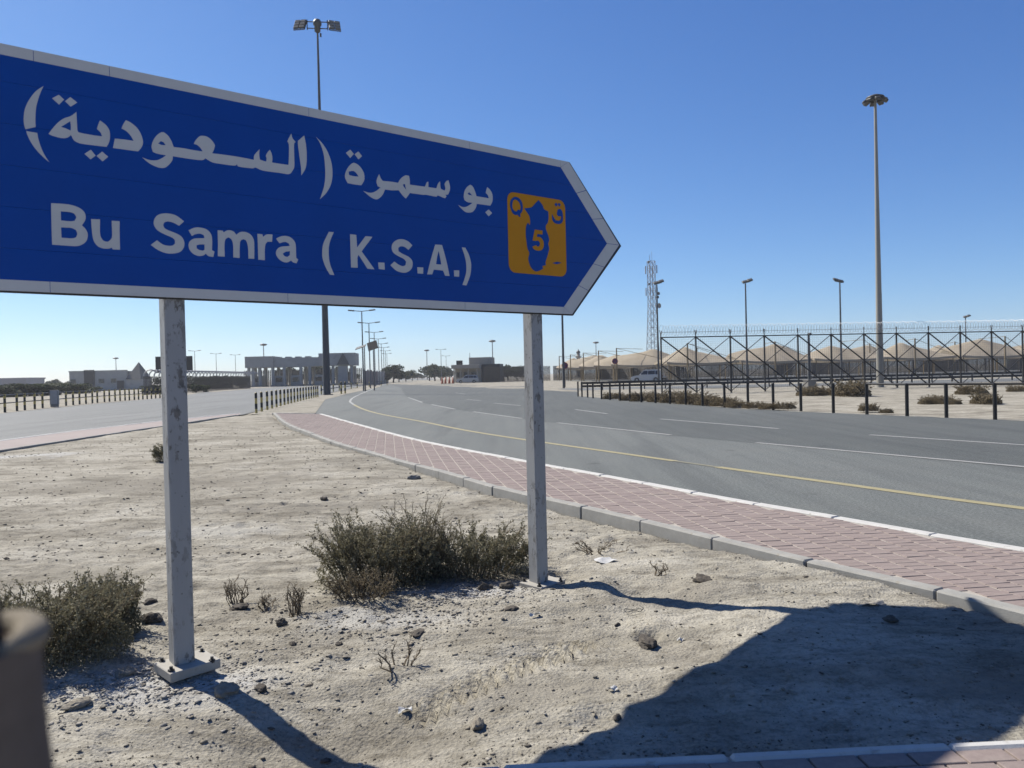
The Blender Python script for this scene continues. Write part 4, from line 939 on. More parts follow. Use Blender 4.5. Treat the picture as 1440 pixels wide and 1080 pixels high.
railing('black post and rail railing along the right edge of the main road', rfeet, 1.02, .055, [(1, 'black')], [(1.0, .035, (18, 99))], M['black'], 'road edge railings')
lf_px = [7, 24, 35, 49, 60, 76, 93, 103, 112, 121, 130, 137, 147, 154, 162, 169, 176, 182, 189, 195, 201, 207, 213, 219, 225, 231, 237, 243]
lfeet = []
for x in lf_px:
    t = min(1, (x - 7) / 240); lfeet.append(tuple(spot(x, 579 - 20 * (1 - (1 - t) ** 1.35))))
d = Vector(lfeet[0]) - Vector(lfeet[1]); lfeet = [tuple(Vector(lfeet[0]) + d)] + lfeet
railing('black and yellow post railing along the far edge of the side road', lfeet, 1.12, .075, [(.28, 'black'), (.22, 'yellow'), (.25, 'black'), (.25, 'yellow')], [(1.05, .05, None), (.55, .035, None)], M['black'], 'road edge railings')
for px, py, lab in ((30.5, 578, 'tall pale grey junction cabinet'),):
    pass
cab = empty('utility_cabinet', tuple(spot(77, 572)), .3, 'pale grey utility cabinet standing in the side road railing', 'cabinet')
b = MB(); b.cbox((0, 0, .7), (.55, .4, 1.1), .02); b.build('body', M['galv'], cab)
b = MB(); b.cbox((0, 0, .08), (.5, .36, .18), .01); b.build('plinth', M['concrete'], cab)
b = MB(); b.cbox((0, -.205, .7), (.46, .02, .98), .008); b.build('door', M['galv_pale'], cab)
# bollard row at the tip of the island
bfeet = []
bx = [360.5, 368.2, 376, 382.7, 389, 394.7, 400.2, 405.2, 409.7, 414.2, 418.7, 422.7, 426.7, 430.7, 434.5, 438, 441.3, 444.3, 447]
for i, x in enumerate(bx):
    t = (x - 360) / 88; bfeet.append(spot(x, 581.5 - 23 * (1 - (1 - t) ** 1.15)))
names = ['nearest', 'second', 'third', 'fourth', 'fifth', 'sixth', 'seventh', 'eighth', 'ninth', 'tenth', 'eleventh', 'twelfth', 'thirteenth', 'fourteenth', 'fifteenth', 'sixteenth', 'seventeenth', 'eighteenth', 'nineteenth', 'twentieth']
proto = None
for i, p in enumerate(bfeet):
    if proto is None:
        proto = o = empty('bollard', p)
        b = MB(); b.tube((0, 0, -.2), (0, 0, 1.0), .06, n=12); b.tube((0, 0, 1.0), (0, 0, 1.03), .06, .03, n=12); po = b.build('post', M['yellow'], o)
        for z0, z1 in ((.74, 1.002), (.22, .48)):
            b = MB(); b.tube((0, 0, z0), (0, 0, z1), .063, n=12); b.build('band', M['black'], po)
    else: o = copy_tree(proto)
    o.location = p
    tag(o, '%s black and yellow banded bollard of the row%s' % (names[i].capitalize() if False else names[i], ' counting from the near end' if i else ' at the tip of the sand'), 'bollard', 'bollards at the tip of the sand')
bank = sheet('sandy_bank', M['sand'], [[(-10.9, 36.3), (-12.7, 37.4), (-15.1, 52), (-18.1, 72), (-24, 110), (-30, 160), (-25, 150), (-21.2, 120), (-18.2, 90), (-14.6, 61), (-9.2, 36.4)]], .012, 'structure')
for px, py in ((480, 554), (485.5, 553.5)):
    p = spot(px, py); o = copy_tree(proto); o.location = p; o.scale = (1.5, 1.5, 1.25)
    tag(o, ('left' if px < 482 else 'right') + ' one of the two stout banded posts just past the tall lattice-headed mast', 'bollard', 'stout banded posts')
gf = [tuple(stand(452 + i * 8.4, 84 + i * 7.5)) for i in range(12)]
railing('low banded railing running back from the bollards towards the gate', gf, 1.0, .08, [(.3, 'yellow'), (.4, 'black'), (.3, 'yellow')], [(.9, .06, None), (.45, .06, None)], M['black'], 'road edge railings')

# ------------------------------------------------------------------ light masts
def mast_right():
    base = spot(1238, 545); o = empty('light_mast', base, .4, 'tall tan high mast light standing behind the security fence', 'light mast')
    H = 21.3
    b = MB(); b.tube((0, 0, 0), (0, 0, H * .33), .26, .21, 16, True); b.tube((0, 0, H * .33), (0, 0, H * .66), .205, .15, 16); b.tube((0, 0, H * .66), (0, 0, H), .145, .095, 16); b.build('pole', M['mast_tan'], o)
    b = MB(); b.lathe([(0, .0), (.42, .0), (.42, .05), (.0, .05)], n=16); b.build('base_flange', M['mast_tan'], o)
    b = MB(); b.lathe([(0, .42), (.25, .40), (.62, .24), (.66, .16), (.5, .10), (.12, .05), (0, .05)], (0, 0, H), 20); b.build('carriage', M['lamp_body'], o)
    b = MB()
    for k in range(24):
        t, u = 2 * PI * k / 24, 2 * PI * (k + 1) / 24
        b.tube((.56 * math.cos(t), .56 * math.sin(t), H + .06), (.56 * math.cos(u), .56 * math.sin(u), H + .06), .035, n=5)
    for k in range(8):
        t = 2 * PI * k / 8; b.tube((.1 * math.cos(t), .1 * math.sin(t), H + .06), (.56 * math.cos(t), .56 * math.sin(t), H + .06), .03, n=5)
    b.build('ring', M['lamp_body'], o)
    for k in range(8):
        t = 2 * PI * k / 8 + .2
        R_ = Matrix.Rotation(t, 3, 'Z') @ Matrix.Rotation(math.radians(28), 3, 'Y')
        b = MB(); b.cbox((0, 0, 0), (.42, .38, .2), .04, R_); f = b.build('floodlight', M['lamp_body'], o); f.location = (.68 * math.cos(t), .68 * math.sin(t), H - .03)
        b = MB(); b.box(R_ @ Vector((0, 0, -.085)), (.38, .33, .012), R_); b.build('lens', M['lamp_glass'], f)
    return o
mast_right()
def mast_left():
    base = spot(460, 555.5); o = empty('light_mast', base, .12, 'very tall grey steel mast with two floodlight racks behind the big sign', 'light mast')
    H = 36.6
    b = MB()
    for k in range(4): b.tube((0, 0, H * k / 4), (0, 0, H * (k + 1) / 4), .37 - .07 * k - (.004 * k), .30 - .07 * k, 16)
    b.build('pole', M['mast_dark'], o)
    b = MB(); b.lathe([(0, 0), (.6, 0), (.6, .08), (0, .08)], n=16); b.build('base_flange', M['mast_dark'], o)
    b = MB(); b.lathe([(0, 1.0), (.3, .95), (.42, .7), (.42, .45), (.3, .3), (.3, -.2), (.12, -.35)], (0, 0, H), 16); b.build('head_drum', M['lamp_body'], o)
    b = MB(); b.cbox((.3, 0, H - .55), (.16, .16, .36), .02); b.build('winch_box', M['steel_dark'], o)
    for s in (-1, 1):
        b = MB()
        for z in (.1, .75):
            b.tube((s * .3, 0, H + z), (s * 1.0, 0, H + z), .05, n=6); b.tube((s * 1.0, -.25, H + z), (s * 1.0, .25, H + z), .05, n=6)
        b.tube((s * 1.0, 0, H - .05), (s * 1.0, 0, H + .95), .05, n=6)
        b.build('bracket', M['steel_dark'], o)
        R_ = Matrix.Rotation(s * math.radians(14), 3, 'Z') @ Matrix.Rotation(math.radians(-32), 3, 'X')
        c = Vector((s * 1.7, -.1, H + .42))
        b = MB()
        for x in (-.56, .56): b.box(c + R_ @ Vector((x, .14, 0)), (.07, .07, 1.35), R_)
        for z in (-.65, .65): b.box(c + R_ @ Vector((0, .14, z)), (1.05, .07, .07), R_)
        fr = b.build('rack', M['steel_dark'], o)
        for i in range(2):
            for j in range(3):
                q = c + R_ @ Vector((-.29 + i * .58, 0, -.43 + j * .43))
                b = MB(); b.cbox(q, (.54, .2, .39), .03, R_); b.build('floodlight', M['lamp_body'], fr)
                b = MB(); b.box(q + R_ @ Vector((0, -.108, 0)), (.46, .012, .31), R_); b.build('lens', M['lamp_glass'], fr)
mast_left()
def flood_pole(px, Y, ytop, label, lean=1, name='floodlight_pole', head=True):
    base = stand(px, Y); H = at(px, ytop, Y).z
    o = empty(name, base, 0, label, 'light pole', 'floodlight poles beyond the fence')
    b = MB(); b.tube((0, 0, 0), (0, 0, H), .14, .085, 10); b.build('pole', M['mast_dark'], o)
    if not head:
        b = MB(); b.cbox((0, -.2, H - .1), (.16, .5, .16), .03); b.build('camera', M['lamp_body'], o); return
    b = MB(); b.tube((-.3 * lean, 0, H), (.65 * lean, 0, H + .22), .05, n=6); b.build('crossarm', M['mast_dark'], o)
    for x, z in ((-.1, .10), (.55, .30)):
        R_ = Matrix.Rotation(-.25 * lean, 3, 'Y') @ Matrix.Rotation(.5, 3, 'X')
        b = MB(); b.cbox((x * lean, -.1, H + z + .1), (.66, .5, .24), .05, R_); b.build('floodlight', M['lamp_body'], o)
flood_pole(926.5, 100, 400, 'dark floodlight pole right in front of the lattice tower')
flood_pole(1051, 100, 398.5, 'floodlight pole standing left of two, between the lattice tower and the tan mast')
flood_pole(1183.5, 100, 397.5, 'floodlight pole just left of the tall tan high mast', -1)
flood_pole(793, 84, 372, 'pole rising behind the arrow end of the big sign')
flood_pole(1359, 150, 447, 'short far floodlight pole at the right, seen over the fence')
flood_pole(1138.5, 62, 468, 'slim dark camera pole beside the concrete block', 1, 'camera_pole', False)
def disc_mast(px, Y, ytop, label):
    base = stand(px, Y); H = at(px, ytop, Y).z
    o = empty('far_mast', base, 0, label, 'light mast', 'far high masts on the horizon')
    b = MB(); b.tube((0, 0, 0), (0, 0, H), .28, .16, 8); b.build('pole', M['mast'], o)
    b = MB(); b.lathe([(0, .6), (1.0, .5), (1.5, .2), (1.5, -.1), (.5, -.4), (0, -.4)], (0, 0, H), 12); b.build('head', M['lamp_body'], o)
disc_mast(164, 420, 504, 'far disc-headed mast above the left grey building')
disc_mast(372, 330, 485, 'far disc-headed mast above the gate canopy')
disc_mast(601, 430, 493, 'far disc-headed mast above the end of the road')
disc_mast(693.5, 330, 480, 'far disc-headed mast above the checkpoint office')
disc_mast(839, 380, 482, 'far disc-headed mast above the shade canopies')
def street_lamp(px, Y, label, H=10.2, arm=1.45):
    base = stand(px, Y); o = empty('street_lamp', base, 0, label, 'street lamp', 'double-arm street lamps')
    b = MB(); b.tube((0, 0, 0), (0, 0, H), .11, .065, 8); b.build('pole', M['mast'], o)
    for s in (-1, 1):
        b = MB(); b.path([(0, 0, H - .05), (s * arm * .5, 0, H + .02), (s * arm * .72, 0, H + .06)], .05, 6); b.build('arm', M['mast'], o)
        b = MB(); b.cbox((s * arm * .92, 0, H + .08), (.85, .34, .16), .06, Matrix.Rotation(-s * .10, 3, 'Y')); b.build('lamp_head', M['lamp_body'], o)
for i, (px, Y) in enumerate([(511.5, 100), (521, 122), (528, 147), (533.5, 172), (537.5, 197), (540.5, 222), (543, 250), (545, 280)]):
    street_lamp(px, Y, '%s double-arm street lamp of the row leading to the road\'s end' % ('nearest and tallest' if i == 0 else names[i]))
for px, Y, lab in ((275, 215, 'double-arm street lamp just right of the left signpost'), (305, 240, 'left one of two far street lamps beside the gate canopy'), (332, 255, 'far street lamp closest to the left end of the gate canopy'),
                   (621, 250, 'double-arm street lamp over the trees right of the road'), (628, 330, 'far double-arm street lamp right behind another one')):
    street_lamp(px, Y, lab)
for px, Y, yt, lab in ((514, 96, 488, 'slim pole with a dark tilted panel beside the nearest street lamp'), (526.5, 100, 486, 'slim pole with a broad dark panel right of the nearest street lamp')):
    base = stand(px, Y); H = at(px, yt, Y).z; o = empty('solar_pole', base, 0, lab, 'solar panel pole', 'poles with solar panels')
    b = MB(); b.tube((0, 0, 0), (0, 0, H), .08, .06, 8); b.build('pole', M['mast_dark'], o)
    R_ = Matrix.Rotation(.30, 3, 'Y') @ Matrix.Rotation(-.7 if px > 520 else -.15, 3, 'X') if False else Matrix.Rotation(-.3, 3, 'Y') @ Matrix.Rotation(1.0 if px > 520 else .25, 3, 'X')
    b = MB(); b.cbox((-.1 if px > 520 else -.45, 0, H), (1.3, 1.3, .07), .02, R_); b.build('panel', M['steel_dark'], o)

# ------------------------------------------------------------------ lattice tower
def tower():
    Y = 165; base = stand(919, Y); H = at(918, 362, Y).z
    o = empty('lattice_tower', base, .35, 'pale lattice communications tower with small dishes behind the shade canopies', 'tower')
    def w(z): return 1.15 - .55 * min(1, z / (H * .62)) if z < H * .62 else .6
    cs = ((-1, -1), (1, -1), (1, 1), (-1, 1))
    N = 16; lev = [H * .97 * i / N for i in range(N + 1)]
    for c in cs:
        b = MB()
        for a, q in zip(lev, lev[1:]): b.tube((c[0] * w(a), c[1] * w(a), a), (c[0] * w(q), c[1] * w(q), q), .075, n=5)
        b.build('leg', M['tower'], o)
    b = MB(); b2 = MB()
    for i in range(N):
        a, q = lev[i], lev[i + 1]
        for k in range(4):
            c, d = cs[k], cs[(k + 1) % 4]
            b.tube((c[0] * w(q), c[1] * w(q), q), (d[0] * w(q), d[1] * w(q), q), .045, n=4)
            b2.tube((c[0] * w(a), c[1] * w(a), a), (d[0] * w(q), d[1] * w(q), q), .035, n=4); b2.tube((d[0] * w(a), d[1] * w(a), a), (c[0] * w(q), c[1] * w(q), q), .035, n=4)
    b.build('horizontal_bracing', M['tower'], o); b2.build('cross_bracing', M['tower'], o)
    b = MB(); b.tube((.2, 0, H * .97), (.2, 0, H + 1.3), .03, n=5); b.tube((-.3, 0, H * .97), (-.3, 0, H + .5), .05, n=5); b.build('aerial', M['tower'], o)
    for zf, dx, dy, s in ((.96, -.75, -.3, .28), (.78, -.75, -.3, .28)):
        b = MB(); b.cbox((dx, dy, H * zf), (.25, .25, .5), .03); b.build('antenna', M['lamp_body'], o)
    for zf in (.90, .72):
        for c in cs:
            b = MB(); b.cbox((c[0] * .85, c[1] * .85, H * zf), (.2, .2, 1.7), .04); b.build('antenna', M['tower'], o)
    for zf, dx, r, mt in ((.60, .95, .55, 'dish'), (.70, .9, .35, 'mast'), (.67, .7, .3, 'mast')):
        b = MB(); R_ = Matrix.Rotation(PI / 2, 4, 'X') @ Matrix.Identity(4)
        b.lathe([(0, .05), (r * .6, .08), (r, .3), (r * 1.0, .34), (r * .6, -.1), (0, -.25)], (0, 0, 0), 18)
        d = b.build('dish', M[mt], o); d.location = (dx, -.9, H * zf); d.rotation_euler = (PI / 2, 0, .3)
tower()

# ------------------------------------------------------------------ security fence with X bracing
def security_fence():
    p0 = stand(931, 54.0); p1 = stand(1439, 57.6); n = 11; d = (p1 - p0) / n
    base = p0.copy(); o = empty('security_fence', base, 0, 'tall dark steel security fence with crossed braces and razor wire along the top', 'fence')
    H = 3.98; u = d.normalized(); nr = Vector((-u.y, u.x, 0)); N = n + 4; L = d.length
    P = [d * i for i in range(N + 1)]
    pm = MB(); pm.box((0, 0, H / 2 - .1), (.09, .09, H + .2), Matrix.Rotation(math.atan2(u.y, u.x), 3, 'Z')); pmesh = pm.mesh('post', M['steel_dark'])
    om = MB()
    for s in (-1, 1): om.tube((0, 0, H), nr * .28 * s + u * .16 * s + Vector((0, 0, H + .42)), .028, n=5)
    omesh = om.mesh('outrigger', M['steel_dark'])
    for p in P:
        q = link('post', pmesh, o); q.location = p; w = link('outrigger', omesh, q)
    for z, nm in ((H - .05, 'top_rail'), (H / 2, 'middle_rail')):
        if nm == 'middle_rail': continue
        for i in range(N):
            b = MB(); b.tube(P[i] + Vector((0, 0, z)), P[i + 1] + Vector((0, 0, z)), .04, n=6); b.build(nm, M['steel_dark'], o)
    Z = lambda z: Vector((0, 0, z))
    bm_ = [MB() for _ in range(4)]
    for k, (a, q, r, off) in enumerate(((Z(H - .08), d + Z(H / 2), .048, -.07), (Z(H / 2), d + Z(.08), .048, -.07), (Z(H / 2), d + Z(H - .08), .03, .07), (Z(.08), d + Z(H / 2), .03, .07))):
        bm_[k].tube(a + nr * off, q + nr * off, r, n=6)
    meshes = [x.mesh('brace', M['steel_dark']) for x in bm_]
    for i in range(N):
        for me in meshes: q = link('brace', me, o); q.location = P[i]
    b = MB(); T = N * L; k = 0.0
    def wire(a, c, r):
        e = (c - a).normalized(); x = e.cross(nr).normalized() * r; y = nr * r
        b.add([a + x, a - x * .5 + y * .87, a - x * .5 - y * .87, c + x, c - x * .5 + y * .87, c - x * .5 - y * .87], [(0, 1, 4, 3), (1, 2, 5, 4), (2, 0, 3, 5)])
    s = .15
    while s < T: wire(u * s + Z(.06), u * s + Z(H - .08), .0045); s += .15
    z = .15
    while z < H: wire(Z(z), u * T + Z(z), .0045); z += .15
    w = b.build('wire_mesh', M['wire'], o); w['kind'] = 'stuff'
    b = MB(); pts = []; turns = int(T / .21); r = .36
    for i in range(turns * 12 + 1):
        t = 2 * PI * i / 12; g = 1 + .10 * math.sin(i * .37)
        pts.append(u * (T * i / (turns * 12)) + nr * r * g * math.cos(t) + Vector((0, 0, H + .42 + r * g * math.sin(t))))
    b.path(pts, .011, 3, False); b.build('razor_wire', M['galv_pale'], o)
    b = MB()
    for s_ in (-1, 1): b.tube(nr * .2 * s_ + Z(H + .3), nr * .2 * s_ + u * T + Z(H + .3), .009, n=3)
    b.build('line_wire', M['galv_pale'], o)
security_fence()
cb = spot(1139, 546); o = empty('concrete_block', cb, .3, 'small square concrete block beside the slim camera pole', 'block')
b = MB(); b.cbox((0, 0, .30), (.75, .6, .6), .02); b.build('block', M['concrete'], o)
b = MB(); b.cbox((0, 0, .635), (.85, .7, .07), .015); b.build('cap', M['concrete'], o)
gr = [stand(806 + i * 0, 0) if False else None for i in range(0)]
ga = [Vector((6.2 + (1.9 * i), 70 + .10 * i, .0)) for i in range(38)]
o = empty('guard_rail', ga[0], 0, 'long dark steel guard rail on the ground behind the security fence', 'guard rail')
b = MB(); b.box((0, 0, .35), (.1, .1, .8)); gm_ = b.mesh('post', M['steel_dark'])
for p in ga: q = link('post', gm_, o); q.location = p - ga[0]
for z in (.70, .42):
    b = MB(); b.box((ga[-1] - ga[0]) / 2 + Vector((0, -.08, z)), ((ga[-1] - ga[0]).length, .06, .2), Matrix.Rotation(math.atan2(.10, 1.9), 3, 'Z')); b.build('beam', M['steel_dark'], o)

# ------------------------------------------------------------------ no-stopping signs
for px, py, Y, lab in ((795, 514, 92, 'round blue and red no-stopping sign right of the right signpost'), (865.5, 508, 100, 'round blue and red no-stopping sign in front of the shade canopies')):
    base = stand(px, Y); c = at(px, py, Y).z
    o = empty('traffic_sign', base, 0, lab, 'traffic sign', 'round no-stopping signs')
    b = MB(); b.tube((0, 0, 0), (0, 0, c + .45), .045, n=8); b.build('post', M['gold_post'], o)
    R90 = Matrix.Rotation(PI / 2, 4, 'X')
    circ = [(.38 * math.cos(2 * PI * i / 28), .38 * math.sin(2 * PI * i / 28)) for i in range(28)]; cin = [(x * .78, y * .78) for x, y in circ]
    T0 = Matrix.Translation((0, -.055, c)) @ R90
    b = MB(); b.prism([circ], T0, .012); dsc = b.build('disc', M['sign_navy'], o)
    T1 = Matrix.Translation((0, -.0675, c)) @ R90
    b = MB(); b.prism([circ, cin], T1, .004); b.build('rim', M['sign_red'], dsc)
    for a in (PI / 4, -PI / 4):
        b = MB(); cs_, sn = math.cos(a), math.sin(a); b.prism([[(x * cs_ - y * sn, x * sn + y * cs_) for x, y in ((-.29, -.035), (.29, -.035), (.29, .035), (-.29, .035))]], Matrix.Translation((0, -.068 - (.002 if a > 0 else .0), c)) @ R90, .004); b.build('bar', M['sign_red'], dsc)

# ------------------------------------------------------------------ shade canopies over the car park
def canopy_mesh(w, d, zl, zh, seed):
    n = 16; g = random.Random(seed); ridge = (.42, .25, .55)[seed % 3]; vs = []; ax, ay = g.uniform(-.5, .5), g.uniform(-.2, .2)
    for j in range(n + 1):
        for i in range(n + 1):
            u = i / n * 2 - 1; v = j / n * 2 - 1
            fu = max(0, 1 - abs(u - ax * (1 - abs(u)))); fv = max(0, 1 - abs(v - ay * (1 - abs(v))))
            k = fv * (ridge + (1 - ridge) * fu ** 1.15)
            sag = -.28 * (1 - u * u) * (abs(v) ** 4) - .28 * (1 - v * v) * (abs(u) ** 4)
            vs.append((u * w / 2, v * d / 2, zl + (zh - zl) * k + sag + g.gauss(0, .015)))
    fs = [(j * (n + 1) + i, j * (n + 1) + i + 1, (j + 1) * (n + 1) + i + 1, (j + 1) * (n + 1) + i) for j in range(n) for i in range(n)]
    b = MB(); b.add(vs, fs, True)
    rim = [j for j in range(n + 1)] + [(j + 1) * (n + 1) - 1 for j in range(1, n + 1)] + [n * (n + 1) + i for i in range(n - 1, -1, -1)] + [j * (n + 1) for j in range(n - 1, 0, -1)]
    low = [Vector(vs[i]) * 1.0 + Vector((0, 0, -.32)) for i in rim]; m_ = len(rim)
    b.add([vs[i] for i in rim] + low, [(i, (i + 1) % m_, m_ + (i + 1) % m_, m_ + i) for i in range(m_)])
    return b.mesh('fabric', M['fabric'])
CM = [canopy_mesh(10.6, 8.5, 2.9, 4.9 + .3 * (s % 3), s) for s in (1, 2, 3, 4, 5)]
pb = MB(); pb.tube((0, 0, 0), (0, 0, 5.5), .13, .10, 10); POST_M = pb.mesh('post', M['gold_post'])
pb = MB(); pb.tube((0, 0, 0), (0, 0, 2.85), .08, n=8); COLM = pb.mesh('column', M['gold_post'])
def canopy(x, y, rz, k, label, group='tan shade canopies over the car park', mast=(-1.6, -4.6)):
    o = empty('shade_canopy', (x, y, .03), rz, label, 'shade canopy', group)
    link('fabric', CM[k % 5], o)
    q = link('post', POST_M, o); q.location = (mast[0], mast[1], 0)
    top = Vector((mast[0], mast[1], 5.45))
    for p in ((0, 0, 5.35), (4.9, -3.9, 3.1)):
        b = MB(); b.tube(top, p, .035, n=5); b.build('cable', M['gold_post'], o)
    for sx in (-1, 1):
        for sy in (-1, 1):
            q = link('column', COLM, o); q.location = (sx * 4.9, sy * 3.9, 0)
    return o
ordn = ['first', 'second', 'third', 'fourth', 'fifth', 'sixth', 'seventh', 'eighth', 'ninth', 'tenth', 'eleventh', 'twelfth']
for i in range(9):
    canopy(27.5 + i * 10.9, 117 + i * .5 + (i % 2) * .8, .03 + .02 * math.sin(i * 2.1), i, '%s tan shade canopy from the left in the front row behind the security fence' % ordn[i], mast=(-2.5 + (i * 37 % 5), -5.2))
for i in range(5):
    canopy(22.0 - i * 1.6, 131 + i * 12, -.12, i + 1, '%s tan shade canopy going back along the road left of the fence' % ordn[i], mast=(-4.4, -4.4))
for i in range(6):
    canopy(33 + i * 15, 138 + i * .6, .05, i + 2, '%s tan shade canopy from the left in the rear row' % ordn[i])
def pales(path, h, step, w, mat, label, name='palisade_fence', group=None, posts=6.0):
    pts = resample(path, step); o = empty(name, pts[0], 0, label, 'fence', group); b = MB()
    for a, c in zip(pts, pts[1:] + [pts[-1]]):
        t = (c - a) if (c - a).length > .01 else (pts[-1] - pts[-2]); b.box(a - pts[0] + Vector((0, 0, h / 2 + .05)), (w, .03, h), Matrix.Rotation(math.atan2(t.y, t.x), 3, 'Z'))
    q = b.build('pale', mat, o); q['kind'] = 'stuff'
    pts2 = resample(path, posts); pm = MB(); pm.box((0, 0, h / 2), (.12, .12, h + .1)); me = pm.mesh('post', mat)
    for p in pts2: q = link('post', me, o); q.location = p - pts[0]
    for z in (h * .2, h * .85):
        b = MB()
        for a, c in zip(path, path[1:]): b.tube(Vector(a) - pts[0] + Vector((0, 0, z)), Vector(c) - pts[0] + Vector((0, 0, z)), .04, n=4)
        b.build('rail', mat, o)
    return o
pales([(20, 184, 0), (29.5, 126, 0)], 2.7, .22, .10, M['fence_brown'], 'dark palisade fence beneath the canopies that go back along the road')
pales([(29.5, 126, 0), (75, 128, 0), (134, 130, 0)], 2.8, .22, .10, M['fence_brown'], 'dark palisade fence behind the columns of the front row of canopies')
pales([(-6, 168, 0), (9, 183, 0)], 3.4, .22, .12, M['fence_brown'], 'dark fence beside the checkpoint office')
pales([(10, 186, .0), (70, 176, 0), (150, 176, 0)], 3.4, .3, .25, M['fence_brown'], 'dark rear fence closing off the car park')

# ------------------------------------------------------------------ curved-top fence on the left
def hooped():
    p0 = stand(203, 108); p1 = stand(352, 168); L = (p1 - p0).length; n = 124; u = (p1 - p0) / n
    o = empty('curved_top_fence', p0, 0, 'tall steel fence with inward curving tops left of the gate canopy', 'fence')
    b = MB(); out = Vector((u.y, -u.x, 0)).normalized()
    b.tube((0, 0, 0), (0, 0, 2.6), .055, n=4, smooth=False); me = b.mesh('pale', M['fence_brown'])  # galvanised pales coloured dark, their silhouette shade put into the colour
    pts = [Vector((0, 0, 2.6)) + out * (.9 - .9 * math.cos(t)) + Vector((0, 0, .85 * math.sin(t))) for t in [PI * k / 9 * .85 for k in range(0, 10)]]
    b = MB(); b.path(pts, .10, 5, False); hoop = b.mesh('hoop', M['galv_pale'])  # hoops paler than the pales, sunlight on the tops painted in
    for i in range(n + 1):
        q = link('pale', me, o); q.location = u * i
        if i % 4 == 0: link('hoop', hoop, q)
    for z in (.3, 2.4):
        b = MB(); b.tube(Vector((0, 0, z)), u * n + Vector((0, 0, z)), .05, n=5); b.build('rail', M['fence_brown'], o)
hooped()

# ------------------------------------------------------------------ buildings
def block(o, name, x0, x1, y0, y1, z0, z1, mat, bev=.04):
    b = MB(); b.cbox(((x0 + x1) / 2, (y0 + y1) / 2, (z0 + z1) / 2), (x1 - x0, y1 - y0, z1 - z0), bev); return b.build(name, M[mat], o)
M['gable'] = worn('weathered_gable_slate', (.16, .17, .165), .85, .1, 1.0, .2)
def gate():
    Y = 205; c = stand(428, Y); s = 1 / FPX * Y
    o = empty('gate_canopy', c, .08, 'long grey border gate canopy on columns with a triangular gable at its right end', 'building')
    zt = lambda py: at(428, py, Y).z
    X = lambda px: (px - 428) * s
    zl = zt(516)
    block(o, 'roof_block', X(352.5), X(391), -4, 4.5, zl, zt(500.5), 'wall_grey')
    block(o, 'roof_block', X(391) + .02, X(452), -3.6, 4.2, zl, zt(503), 'wall_grey')
    rb = block(o, 'roof_block', X(452) + .02, X(502), -4, 4.5, zl + .1, zt(498), 'wall_grey')
    b = MB()
    b.prism([[(X(477), zl + .3), (X(494), zl + .3), (X(485.5), zt(498.5) + .1)]], Matrix(((1, 0, 0, 0), (0, 0, -1, -4.0), (0, 1, 0, 0), (0, 0, 0, 1))), .35); b.build('gable', M['gable'], o)
    b = MB()
    for k in range(4):
        x0 = X(396 + k * 13.5); b.box((x0, -2, zt(503) + .1), (1.2, 3, .35))
    b.build('roof_vent', M['wall_grey'], o)
    b = MB(); b.tube((0, 0, 0), (0, 0, zl), .42, n=14); me = b.mesh('column', M['wall_grey'])
    b = MB(); b.box((0, 0, .2), (1.3, 1.3, .4)); pl = b.mesh('plinth', M['concrete'])
    for k, px in enumerate((353.5, 362.5, 371.5, 389, 404.5, 427, 439, 471, 484.5, 499.5)):
        for yy in (-3.2, 3.6):
            q = link('column', me, o); q.location = (X(px) + (.6 if px < 356 else -.6 if px > 498 else 0), yy, 0)
            w = link('plinth', pl, q)
    for px in (366, 396, 418, 450):
        bo = MB(); bo.cbox((X(px), 0, 1.4), (2.2, 4.5, 2.8), .05); q = bo.build('booth', M['wall_grey'], o)
        bo = MB(); bo.box((X(px), -2.27, 1.7), (1.6, .06, 1.1)); bo.build('window', M['glass_dark'], q)
    block(o, 'pier', X(478), X(491), -3.9, -3.2, 0, zl, 'wall_grey')
gate()
pales([tuple(stand(345, 232)), tuple(stand(512, 232))], 4.6, .5, .34, M['fence_brown'], 'dark high fence seen between the columns of the gate canopy')
def left_hall():
    Y = 235; c = stand(148, Y); s = Y / FPX
    o = empty('border_hall', c, .1, 'low grey hall with a dark panel and a pyramid roofed porch at its right end', 'building')
    X = lambda px: (px - 148) * s
    h = at(148, 522.5, Y).z
    block(o, 'wall', X(108.5), X(185), -4, 8, -.2, h, 'wall_grey')
    block(o, 'parapet', X(108), X(185.4), -4.1, -3.7, h - .02, h + .3, 'wall_grey', .02)
    block(o, 'dark_panel', X(128.5), X(142), -4.35, -4.02, 0, h + .5, 'wall_dark')
    for px in (114, 151, 167):
        f = block(o, 'window', X(px) - .9, X(px) + .9, -4.12, -4.0, 1.9, 3.4, 'wall_grey', .02)
        b = MB(); b.box((X(px), -4.15, 2.65), (1.5, .05, 1.2)); b.build('pane', M['glass_dark'], f)
    hp = at(197, 533, Y).z
    block(o, 'porch', X(186.5), X(206), -5.5, 3, -.2, hp, 'wall_grey')
    zt = at(197, 509, Y).z; h = hp + .1; x0, x1 = X(186), X(206.5)
    b = MB(); b.add([(x0, -5.9, h - .1), (x1, -5.9, h - .1), (x1, 3.4, h - .1), (x0, 3.4, h - .1), ((x0 + x1) / 2, -1.2, zt)], [(0, 1, 4), (1, 2, 4), (2, 3, 4), (3, 0, 4), (3, 2, 1, 0)]); b.build('pyramid_roof', M['gable'], o)
    block(o, 'door', X(176) - 1, X(176) + 1, -4.1, -4.02, 0, 2.6, 'wall_dark', .02)
left_hall()
